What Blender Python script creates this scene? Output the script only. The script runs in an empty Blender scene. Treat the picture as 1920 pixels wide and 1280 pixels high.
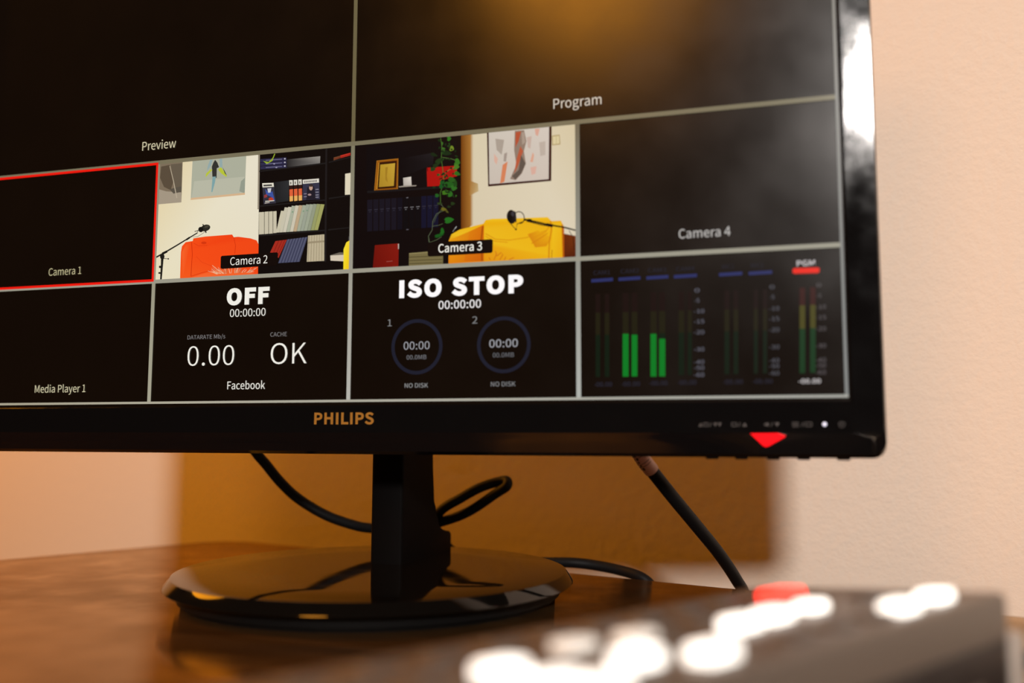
import bpy, bmesh, math, random
from mathutils import Vector, Matrix

# ------------------------------------------------------------------ camera, world, lights, exposure
SC = bpy.context.scene
COL = SC.collection
PI = math.pi


def link(o, parent=None):
    COL.objects.link(o)
    if parent is not None:
        o.parent = parent
    return o


cam_data = bpy.data.cameras.new('camera')
cam_data.sensor_width = 36.0
cam_data.lens = 1745.94 / 1920 * 36.0
cam_data.clip_start = 0.01
cam_data.clip_end = 50
cam = link(bpy.data.objects.new('camera', cam_data))
RIGHT = Vector((0.95763, 0.28800, 0.00156))
DOWN = Vector((-0.02711, 0.09555, -0.99506))
FWD = Vector((-0.28672, 0.95285, 0.09931))
EYE = Vector((0.21506, -0.42789, -0.15020))
m3 = Matrix((RIGHT, -DOWN, -FWD)).transposed()
cam.matrix_world = Matrix.Translation(EYE) @ m3.to_4x4()
cam_data.dof.use_dof = True
cam_data.dof.focus_distance = 0.505
cam_data.dof.aperture_fstop = 3.5
cam_data.dof.aperture_blades = 0
SC.camera = cam

SC.view_settings.view_transform = 'Standard'
SC.view_settings.look = 'None'
SC.view_settings.gamma = 1.0
SC.view_settings.use_curve_mapping = False
SC.view_settings.exposure = 0.0

world = bpy.data.worlds.new('dim_warm_room')
SC.world = world
world.use_nodes = True
wb = world.node_tree.nodes['Background']
wb.inputs[0].default_value = (1.0, 0.5, 0.2, 1)
wb.inputs[1].default_value = 0.02


def area(name, loc, target, size, power, color, shape='DISK', size_y=None):
    d = bpy.data.lights.new(name, 'AREA')
    d.shape = shape
    d.size = size
    if size_y:
        d.size_y = size_y
    d.energy = power
    d.color = color
    o = link(bpy.data.objects.new(name, d))
    o.location = loc
    o.rotation_euler = (Vector(target) - Vector(loc)).to_track_quat('-Z', 'Y').to_euler()
    return o


# round studio lamp far in front, to the right and above: casts the monitor's shadow on the wall
key = area('key_lamp', (1.44, -5.00, 1.85), (0.50, 0.1, 0.05), 0.60, 8.6, (1.0, 0.93, 0.875))
key.data.spread = math.radians(32)                         # a gridded softbox
# big warm lamp standing to the left of the desk
area('warm_lamp', (-1.15, 0.20, 0.72), (-0.25, 0.30, -0.22), 0.90, 19.5, (1.0, 0.34, 0.012))
# small warm lamp behind the photographer, seen as an orange glow in the display
area('orange_lamp', (-0.30, -2.0, 1.22), (0.0, 0.0, 0.0), 0.60, 11.0, (1.0, 0.37, 0.035))


# ------------------------------------------------------------------ materials
def lin(c):
    return tuple(((v / 255) / 12.92 if v / 255 <= 0.04045 else ((v / 255 + 0.055) / 1.055) ** 2.4) for v in c)


def mat(name, color=(0.5, 0.5, 0.5), rough=0.5, metal=0.0, spec=0.5, emit=None, strength=1.0, coat=0.0):
    m = bpy.data.materials.new(name)
    m.use_nodes = True
    b = m.node_tree.nodes['Principled BSDF']
    b.inputs['Base Color'].default_value = (*color, 1)
    b.inputs['Roughness'].default_value = rough
    b.inputs['Metallic'].default_value = metal
    b.inputs['Specular IOR Level'].default_value = spec
    b.inputs['Coat Weight'].default_value = coat
    if emit:
        b.inputs['Emission Color'].default_value = (*emit, 1)
        b.inputs['Emission Strength'].default_value = strength
    return m


def nodes(m):
    nt = m.node_tree
    return nt, nt.nodes['Principled BSDF'], nt.nodes.new, nt.links.new


def noise_rough(m, scale, lo, hi, detail=4.0):
    nt, b, N, L = nodes(m)
    tc = N('ShaderNodeTexCoord')
    n = N('ShaderNodeTexNoise')
    n.inputs['Scale'].default_value = scale
    n.inputs['Detail'].default_value = detail
    r = N('ShaderNodeMapRange')
    r.inputs['From Min'].default_value = 0.3
    r.inputs['From Max'].default_value = 0.7
    r.inputs['To Min'].default_value = lo
    r.inputs['To Max'].default_value = hi
    L(tc.outputs['Object'], n.inputs['Vector'])
    L(n.outputs['Fac'], r.inputs['Value'])
    L(r.outputs['Result'], b.inputs['Roughness'])


M = {}
M['gloss_black'] = mat('gloss_black_plastic', (0.004, 0.004, 0.0045), 0.06)
noise_rough(M['gloss_black'], 60, 0.04, 0.12)
M['base_gloss'] = mat('glossy_black_base', (0.004, 0.0035, 0.003), 0.05)
noise_rough(M['base_gloss'], 45, 0.035, 0.085)
M['satin_black'] = mat('satin_black_plastic', (0.002, 0.0016, 0.0016), 0.65, spec=0.07)
M['matte_black'] = mat('matte_black_plastic', (0.005, 0.005, 0.005), 0.55, spec=0.12)
M['rubber'] = mat('black_cable_rubber', (0.005, 0.005, 0.0055), 0.55, spec=0.15)
M['sleeve'] = mat('pale_pink_cable_label', (0.62, 0.36, 0.28), 0.5)
M['ink'] = mat('black_print', (0.02, 0.015, 0.015), 0.6)
M['brand'] = mat('warm_lit_lettering', (0.52, 0.25, 0.04), 0.4)  # silver print; the warm light it reflects is put into the base colour
M['brand'].node_tree.nodes['Principled BSDF'].inputs['Metallic'].default_value = 0.3
M['symbol'] = mat('faint_grey_print', (0.055, 0.05, 0.05), 0.5)
M['power_led'] = mat('white_power_light', (0.8, 0.8, 0.9), 0.4, emit=(0.62, 0.66, 0.85), strength=1.0)
M['red_glint'] = mat('red_reflection_glow', (0.4, 0.0, 0.0), 0.25, emit=(1.0, 0.006, 0.012), strength=1.15)  # emission imitates a mirrored red button; the bezel has no such lamp
M['body'] = mat('grey_device_shell', (0.15, 0.125, 0.105), 0.38)
M['body_side'] = mat('dark_device_rear', (0.012, 0.013, 0.017), 0.4, spec=0.3)
M['key_lit'] = mat('white_lit_button', (0.8, 0.8, 0.78), 0.4, emit=(1.0, 0.95, 0.87), strength=2.3)
M['key_dim'] = mat('half_lit_button', (0.7, 0.7, 0.66), 0.4, emit=(1.0, 0.93, 0.84), strength=0.55)
M['key_red'] = mat('red_lit_button', (0.6, 0.02, 0.01), 0.4, emit=(1.0, 0.03, 0.02), strength=4.0)
M['key_off'] = mat('unlit_grey_button', (0.11, 0.10, 0.095), 0.5)
M['metal'] = mat('socket_metal', (0.42, 0.42, 0.45), 0.3, metal=1.0)
M['plug'] = mat('pale_plug_plastic', (0.5, 0.46, 0.42), 0.45)
M['floor'] = mat('brown_floor', (0.10, 0.06, 0.035), 0.6)

# display: dark coated panel and the picture it shows
M['panel'] = mat('display_coating', (0.001, 0.001, 0.001), 0.2, spec=0.40, emit=(0.0048, 0.0021, 0.0009), strength=1.0)  # emission: black level plus the warm room's reflection added as faint brown
noise_rough(M['panel'], 22, 0.17, 0.235)
M['picture'] = mat('display_picture', (0.001, 0.001, 0.001), 0.2, spec=0.40)
nt, b, N, L = nodes(M['picture'])
at = N('ShaderNodeAttribute')
at.attribute_name = 'shown'
L(at.outputs['Color'], b.inputs['Emission Color'])
b.inputs['Emission Strength'].default_value = 1.0

# painted plaster wall
M['wall'] = mat('cream_plaster', (0.80, 0.70, 0.60), 0.75, spec=0.25)
nt, b, N, L = nodes(M['wall'])
tc = N('ShaderNodeTexCoord')
n1 = N('ShaderNodeTexNoise'); n1.inputs['Scale'].default_value = 140; n1.inputs['Detail'].default_value = 6
n2 = N('ShaderNodeTexNoise'); n2.inputs['Scale'].default_value = 420; n2.inputs['Detail'].default_value = 3
mx = N('ShaderNodeMath'); mx.operation = 'MULTIPLY_ADD'; mx.inputs[1].default_value = 0.35
bp = N('ShaderNodeBump'); bp.inputs['Strength'].default_value = 0.26; bp.inputs['Distance'].default_value = 0.0022
L(tc.outputs['Object'], n1.inputs['Vector']); L(tc.outputs['Object'], n2.inputs['Vector'])
L(n2.outputs['Fac'], mx.inputs[0]); L(n1.outputs['Fac'], mx.inputs[2])
L(mx.outputs[0], bp.inputs['Height']); L(bp.outputs['Normal'], b.inputs['Normal'])

# dark lacquered wood: dull brown grain under a thin worn gloss
M['wood'] = bpy.data.materials.new('lacquered_dark_wood')
M['wood'].use_nodes = True
nt = M['wood'].node_tree
N, L = nt.nodes.new, nt.links.new
nt.nodes.remove(nt.nodes['Principled BSDF'])
tc = N('ShaderNodeTexCoord')
mp = N('ShaderNodeMapping'); mp.inputs['Scale'].default_value = (5, 60, 60); mp.inputs['Rotation'].default_value = (0, 0, 0.3)
n1 = N('ShaderNodeTexNoise'); n1.inputs['Scale'].default_value = 1.6; n1.inputs['Detail'].default_value = 8; n1.inputs['Roughness'].default_value = 0.65
cr = N('ShaderNodeValToRGB')
cr.color_ramp.elements[0].position = 0.3; cr.color_ramp.elements[0].color = (0.028, 0.0145, 0.005, 1)
cr.color_ramp.elements[1].position = 0.72; cr.color_ramp.elements[1].color = (0.115, 0.063, 0.023, 1)
n2 = N('ShaderNodeTexNoise'); n2.inputs['Scale'].default_value = 30; n2.inputs['Detail'].default_value = 5
rr = N('ShaderNodeMapRange'); rr.inputs['From Min'].default_value = 0.3; rr.inputs['From Max'].default_value = 0.7
rr.inputs['To Min'].default_value = 0.07; rr.inputs['To Max'].default_value = 0.15
fr = N('ShaderNodeMapRange'); fr.inputs['From Min'].default_value = 0.3; fr.inputs['From Max'].default_value = 0.7
fr.inputs['To Min'].default_value = 0.90; fr.inputs['To Max'].default_value = 0.68
bp = N('ShaderNodeBump'); bp.inputs['Strength'].default_value = 0.06; bp.inputs['Distance'].default_value = 0.0004
df = N('ShaderNodeBsdfDiffuse')
gl = N('ShaderNodeBsdfAnisotropic'); gl.inputs['Color'].default_value = (1.0, 0.78, 0.55, 1)
lw = N('ShaderNodeLayerWeight'); lw.inputs['Blend'].default_value = 0.5
pw = N('ShaderNodeMath'); pw.operation = 'POWER'; pw.inputs[1].default_value = 4.0
fm = N('ShaderNodeMath'); fm.operation = 'MULTIPLY'
ms = N('ShaderNodeMixShader')
L(tc.outputs['Object'], mp.inputs['Vector']); L(mp.outputs[0], n1.inputs['Vector']); L(n1.outputs['Fac'], cr.inputs[0])
L(cr.outputs[0], df.inputs['Color']); L(tc.outputs['Object'], n2.inputs['Vector']); L(n2.outputs['Fac'], rr.inputs['Value'])
L(n2.outputs['Fac'], fr.inputs['Value']); L(rr.outputs[0], gl.inputs['Roughness']); L(lw.outputs['Facing'], pw.inputs[0])
L(pw.outputs[0], fm.inputs[0]); L(fr.outputs[0], fm.inputs[1]); L(fm.outputs[0], ms.inputs['Fac'])
L(n1.outputs['Fac'], bp.inputs['Height']); L(bp.outputs[0], df.inputs['Normal']); L(bp.outputs[0], gl.inputs['Normal'])
L(df.outputs[0], ms.inputs[1]); L(gl.outputs[0], ms.inputs[2]); L(ms.outputs[0], nt.nodes['Material Output'].inputs['Surface'])

# ------------------------------------------------------------------ letter outlines and what the display shows (display pixels)
GLYPHS = {
' ': (157, []),
'-': (243, ['32,172 211,172 211,221 32,221']),
'.': (195, ['97,-9 112,-7 124,0 135,10 141,23 144,39 141,56 135,69 124,79 112,86 97,88 83,86 70,79 60,69 53,56 51,39 53,23 60,10 70,0 83,-7']),
'/': (275, ['8,-125 55,-125 264,556 218,556']),
'0': (389, ['195,-9 249,2 293,33 326,87 347,162 354,258 347,354 326,428 293,481 249,512 195,522 140,512 96,481 63,428 42,354 35,258 42,162 63,87 96,33 140,2', '195,43 162,51 135,75 114,117 101,178 97,258 101,338 114,398 135,440 162,464 195,472 227,464 254,440 275,398 288,338 293,258 288,178 275,117 254,75 227,51']),
'1': (389, ['62,0 343,0 343,53 240,53 240,513 191,513 174,504 155,496 134,489 111,482 85,477 85,436 176,436 176,53 62,53']),
'2': (389, ['31,0 354,0 354,55 211,55 195,55 178,54 161,53 144,52 127,50 195,118 250,183 293,247 320,310 329,372 322,422 303,464 272,496 230,515 179,522 142,519 110,509 80,494 53,473 28,447 65,411 83,430 103,447 124,460 147,468 172,471 206,466 232,452 251,430 262,402 266,369 257,314 230,255 183,190 117,118 31,38']),
'3': (389, ['184,-9 237,-3 282,16 318,46 341,87 349,137 344,177 329,209 305,236 275,255 241,268 241,271 271,285 297,305 316,329 328,359 332,394 325,439 304,474 272,501 231,517 182,522 148,519 117,511 89,498 63,481 39,461 74,421 92,437 112,451 133,462 156,468 180,471 210,467 234,456 252,439 263,417 267,389 262,358 247,331 221,310 180,296 125,291 125,242 187,238 232,224 262,203 279,174 284,139 279,107 265,80 243,61 214,48 180,44 147,47 119,56 94,69 72,85 53,103 20,62 43,40 70,21 102,5 140,-5']),
'4': (389, ['238,0 298,0 298,141 367,141 367,193 298,193 298,513 228,513 14,183 14,141 238,141', '238,193 81,193 197,368 206,383 215,398 223,413 231,428 239,443 242,443 241,426 240,407 239,386 238,367 238,350']),
'5': (389, ['183,-9 234,-2 280,20 317,56 342,105 352,167 344,227 321,273 288,306 245,324 197,331 179,330 163,327 148,323 134,317 120,310 133,459 326,459 326,513 77,513 60,274 95,252 111,263 127,271 144,277 161,281 180,282 216,277 245,262 268,238 282,206 286,165 281,124 266,90 242,65 212,50 177,44 144,47 115,56 91,68 70,84 51,101 19,59 42,39 69,20 101,5 139,-5']),
'6': (389, ['211,-9 257,-1 297,21 330,56 351,102 359,158 352,216 333,261 303,293 264,312 216,319 191,316 167,308 142,295 120,278 99,257 107,340 127,401 155,441 191,463 232,470 250,468 268,463 285,455 300,444 313,431 349,470 331,487 310,502 286,513 259,520 229,522 171,513 119,483 77,430 49,351 39,245 48,154 71,82 108,32 155,1', '101,206 122,231 143,249 165,262 185,269 205,271 239,266 265,251 283,227 294,196 298,158 293,119 281,86 263,62 239,47 211,41 175,48 146,69 124,102 109,148']),
':': (195, ['97,273 112,275 124,282 135,292 141,306 144,322 141,338 135,352 124,362 112,369 97,371 83,369 70,362 60,352 53,338 51,322 53,306 60,292 70,282 83,275', '97,-9 112,-7 124,0 135,10 141,23 144,39 141,56 135,69 124,79 112,86 97,88 83,86 70,79 60,69 53,56 51,39 53,23 60,10 70,0 83,-7']),
'A': (426, ['3,0 68,0 118,157 305,157 354,0 423,0 249,513 176,513', '134,208 159,287 170,322 180,356 190,390 200,425 210,461 213,461 223,425 233,391 243,356 254,322 265,287 289,208']),
'B': (460, ['71,0 234,0 298,6 352,24 393,54 419,96 429,151 424,189 409,221 387,245 358,263 324,273 324,277 351,289 371,308 387,331 396,358 399,388 391,436 367,471 330,495 281,509 223,513 71,513', '135,296 135,462 214,462 258,459 292,450 316,435 331,411 335,380 331,351 317,327 293,310 258,299 211,296', '135,52 135,245 225,245 274,242 313,231 342,213 359,187 365,153 359,116 341,87 312,67 273,56 225,52']),
'C': (447, ['264,-9 302,-6 337,3 368,18 396,39 422,64 386,106 366,86 344,70 320,58 295,50 267,48 213,57 168,85 135,128 114,187 107,258 115,329 136,387 170,430 215,456 269,466 294,463 317,457 338,447 357,433 374,417 409,459 389,479 365,496 336,510 304,519 268,522 195,511 132,477 83,422 52,348 41,256 52,165 82,91 130,36 192,2']),
'D': (482, ['71,0 202,0 286,11 353,44 401,97 430,169 440,258 430,348 401,419 352,471 285,503 199,513 71,513', '135,53 135,461 193,461 259,452 309,427 345,386 367,329 374,258 367,187 345,130 309,88 259,62 193,53']),
'E': (412, ['71,0 374,0 374,55 135,55 135,242 330,242 330,298 135,298 135,459 366,459 366,513 71,513']),
'F': (387, ['71,0 135,0 135,230 331,230 331,285 135,285 135,459 366,459 366,513 71,513']),
'G': (482, ['272,-9 312,-6 348,2 381,15 408,31 431,50 431,266 262,266 262,212 371,212 371,78 357,67 340,59 321,53 300,49 279,48 219,57 171,85 136,128 114,187 107,258 115,329 137,387 173,430 220,456 278,466 307,463 332,456 353,446 372,433 389,417 424,459 404,478 380,495 350,509 316,519 276,522 199,511 134,477 84,422 52,348 41,256 52,165 83,91 132,36 196,2']),
'H': (510, ['71,0 135,0 135,242 375,242 375,0 440,0 440,513 375,513 375,298 135,298 135,513 71,513']),
'I': (205, ['71,0 135,0 135,513 71,513']),
'K': (452, ['71,0 135,0 135,162 223,268 377,0 450,0 264,319 425,513 352,513 137,256 135,256 135,513 71,513']),
'L': (380, ['71,0 360,0 360,55 135,55 135,513 71,513']),
'M': (569, ['71,0 129,0 129,284 128,313 127,344 125,376 123,407 120,436 123,436 165,319 262,52 305,52 402,319 443,436 446,436 444,407 442,376 440,344 438,313 438,284 438,0 498,0 498,513 420,513 322,239 315,218 308,196 301,175 294,153 286,132 284,132 276,153 269,175 262,196 254,218 246,239 148,513 71,513']),
'N': (506, ['71,0 132,0 132,270 131,302 130,334 128,367 126,399 124,430 127,430 182,324 369,0 436,0 436,513 374,513 374,246 374,214 376,181 378,148 380,115 383,84 380,84 324,190 137,513 71,513']),
'O': (520, ['260,-9 332,3 393,38 439,93 469,167 479,258 469,349 439,422 393,477 332,511 260,522 188,511 127,477 81,422 51,349 41,258 51,167 81,93 127,38 188,3', '260,48 208,57 166,85 134,129 114,187 107,258 114,329 134,387 166,430 208,456 260,466 311,456 353,430 385,387 405,329 412,258 405,187 385,129 353,85 311,57']),
'P': (443, ['71,0 135,0 135,204 220,204 283,211 335,229 375,260 400,305 409,363 400,421 374,464 334,493 281,508 217,513 71,513', '135,257 135,461 209,461 258,458 296,448 323,430 339,402 345,363 339,324 324,294 297,273 260,261 211,257']),
'R': (445, ['135,270 135,461 221,461 265,458 300,448 325,431 341,405 346,370 341,334 325,305 300,285 265,274 221,270', '352,0 425,0 295,225 333,239 365,260 390,289 405,325 410,370 402,426 377,466 339,493 290,509 231,513 71,513 71,0 135,0 135,218 228,218']),
'S': (417, ['213,-9 272,-2 321,19 357,50 379,90 387,137 382,178 367,210 344,236 315,257 282,274 209,305 184,316 161,328 142,344 128,365 123,391 128,417 140,437 160,453 187,462 219,466 247,464 272,457 295,448 316,434 336,418 370,459 346,480 319,498 288,511 255,519 219,522 167,516 122,497 88,469 65,431 57,387 64,346 80,314 104,288 133,269 162,255 235,223 263,210 287,196 305,180 317,159 321,131 317,103 303,80 281,63 251,52 214,48 182,51 151,59 122,72 96,90 72,111 34,67 62,41 95,20 131,4 171,-6']),
'T': (419, ['177,0 242,0 242,459 398,459 398,513 22,513 22,459 177,459']),
'a': (394, ['152,-9 180,-6 206,1 231,13 255,28 278,46 280,46 286,0 338,0 338,234 333,286 319,330 293,362 256,383 207,390 171,387 137,379 107,368 80,354 57,340 82,296 101,308 122,319 146,328 170,335 196,337 228,332 251,317 265,296 272,270 275,241 188,227 123,207 77,179 50,144 41,99 47,61 62,31 85,9 116,-4', '170,43 149,45 130,51 116,63 106,80 103,103 108,130 126,153 159,172 207,187 275,198 275,92 253,75 232,61 212,51 191,45']),
'b': (433, ['232,-9 282,0 327,26 364,68 388,125 397,196 391,261 372,315 341,356 299,381 246,390 220,387 195,380 171,368 148,354 126,337 129,405 129,557 64,557 64,0 116,0 121,39 124,39 144,23 166,9 188,-1 210,-7', '221,45 205,46 187,50 168,58 149,69 129,84 129,284 150,303 171,317 191,328 211,334 230,336 268,330 297,311 316,282 327,243 331,195 325,144 310,102 287,71 257,51']),
'c': (357, ['214,-9 241,-7 267,-1 292,9 316,22 338,39 310,82 294,70 278,60 260,51 240,46 220,44 181,51 148,70 123,101 108,141 102,190 108,239 124,279 150,310 183,329 222,336 239,335 255,330 270,323 284,314 298,303 330,345 313,359 294,371 272,381 247,388 219,390 163,381 112,356 73,315 46,259 36,190 45,121 70,65 108,25 157,-1']),
'd': (434, ['194,-9 221,-6 246,1 269,13 291,28 310,45 312,45 317,0 370,0 370,557 305,557 305,411 309,346 289,361 269,373 249,382 227,388 202,390 151,381 106,355 70,314 46,258 37,190 44,120 65,65 98,24 141,-1', '208,45 172,51 142,70 121,100 107,140 103,190 109,239 124,279 148,310 178,329 213,336 232,335 250,330 268,323 287,311 305,296 305,97 286,78 268,63 248,53 229,47']),
'e': (388, ['218,-9 248,-7 275,-2 300,6 322,17 343,29 321,72 303,62 285,53 267,47 247,43 225,42 185,48 151,65 125,93 107,130 99,175 356,175 359,211 352,272 333,321 302,358 260,382 207,390 156,381 109,355 71,314 46,258 36,190 46,121 71,66 111,25 161,0', '99,221 108,262 125,295 148,319 177,334 208,339 241,334 267,319 286,296 298,262 303,221']),
'g': (395, ['193,-175 258,-168 311,-149 351,-120 376,-84 385,-43 380,-10 364,16 337,33 300,44 253,47 178,47 151,49 132,55 120,63 113,75 111,88 113,100 116,110 121,119 128,126 136,134 146,129 158,125 169,123 181,121 192,120 236,126 275,144 305,171 324,208 331,253 330,272 326,290 319,306 311,320 300,331 378,331 378,380 246,380 237,383 227,386 216,388 205,390 192,390 148,384 109,366 78,338 57,300 50,254 52,228 60,204 71,183 85,166 99,152 99,149 87,139 76,127 66,113 60,97 57,78 59,62 64,47 71,35 81,24 92,16 92,13 72,-2 57,-18 45,-35 38,-54 36,-74 43,-109 64,-137 97,-158 141,-171', '192,164 167,168 145,180 127,199 116,224 111,254 115,285 127,310 144,328 167,339 192,343 218,339 240,328 258,310 269,285 273,254 269,224 257,199 240,180 217,168', '202,-131 164,-128 133,-119 110,-105 97,-87 92,-64 93,-51 97,-38 105,-25 116,-12 130,0 140,-2 151,-4 161,-5 170,-5 179,-6 245,-6 272,-7 294,-12 310,-21 319,-35 322,-54 317,-77 301,-98 276,-115 242,-127']),
'i': (193, ['64,0 129,0 129,380 64,380', '97,459 111,461 123,466 132,475 137,487 139,501 137,515 132,527 123,535 111,541 97,543 83,541 71,535 62,527 57,515 55,501 57,487 62,475 71,466 83,461']),
'k': (387, ['64,0 127,0 127,100 199,183 310,0 380,0 236,227 363,380 291,380 130,180 127,180 127,557 64,557']),
'l': (199, ['132,-9 141,-9 150,-8 157,-7 163,-5 169,-4 160,46 146,44 141,45 136,48 132,53 130,61 129,71 129,557 64,557 64,76 67,46 74,23 87,5 106,-5']),
'm': (648, ['64,0 129,0 129,276 149,297 169,313 188,325 206,332 224,334 250,330 270,319 284,299 292,270 295,232 295,0 359,0 359,276 379,297 399,313 418,325 437,332 454,334 480,330 500,319 514,299 522,270 525,232 525,0 589,0 589,241 584,294 571,335 548,365 516,384 474,390 447,387 421,377 396,361 372,341 348,317 337,342 321,362 301,377 275,387 243,390 216,387 191,378 168,364 145,346 125,325 123,325 117,380 64,380']),
'o': (424, ['212,-9 266,-1 314,25 353,65 379,121 388,190 379,259 353,315 314,356 266,381 212,390 158,381 110,356 71,315 46,259 36,190 46,121 71,65 110,25 158,-1', '212,44 175,51 145,70 122,101 107,141 102,190 107,239 122,279 145,310 175,329 212,336 249,329 280,310 303,279 318,239 323,190 318,141 303,101 280,70 249,51']),
'r': (272, ['64,0 129,0 129,244 145,278 164,303 184,320 205,330 224,333 233,332 240,332 247,330 254,329 261,326 273,382 266,385 259,387 251,389 242,390 232,390 208,386 184,376 162,360 142,338 125,311 123,311 117,380 64,380']),
's': (328, ['164,-9 213,-3 251,13 279,37 296,68 302,104 295,141 277,169 251,190 220,206 186,219 161,229 139,239 121,251 109,266 104,285 107,302 115,317 129,330 149,337 175,340 194,339 212,334 229,327 246,317 261,307 292,347 273,360 252,372 228,382 202,388 174,390 129,385 92,369 66,346 49,317 43,282 50,248 67,221 92,201 122,185 154,172 179,163 203,151 222,138 236,121 241,100 238,81 229,65 214,52 193,44 166,41 140,43 116,49 94,58 73,71 53,86 22,43 46,26 72,12 101,1 132,-7']),
'v': (365, ['146,0 221,0 356,380 293,380 221,164 214,141 207,119 200,96 192,74 186,52 182,52 147,164 76,380 9,380']),
'w': (562, ['125,0 199,0 253,204 258,226 264,247 269,269 274,292 279,314 282,314 287,292 292,270 297,248 303,227 308,205 363,0 440,0 543,380 482,380 426,160 422,139 417,117 412,96 408,76 403,55 400,55 373,160 314,380 251,380 192,160 186,139 181,117 176,96 171,76 167,55 163,55 141,160 84,380 19,380']),
'y': (365, ['71,-164 112,-157 146,-139 173,-111 195,-74 213,-32 356,380 293,380 225,169 194,62 190,62 183,83 175,105 167,127 160,149 153,169 76,380 9,380 162,-1 153,-29 142,-56 129,-79 112,-96 92,-107 68,-111 62,-111 55,-110 49,-108 44,-107 39,-105 26,-156 33,-159 42,-161 51,-163 60,-164']),
}
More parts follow.
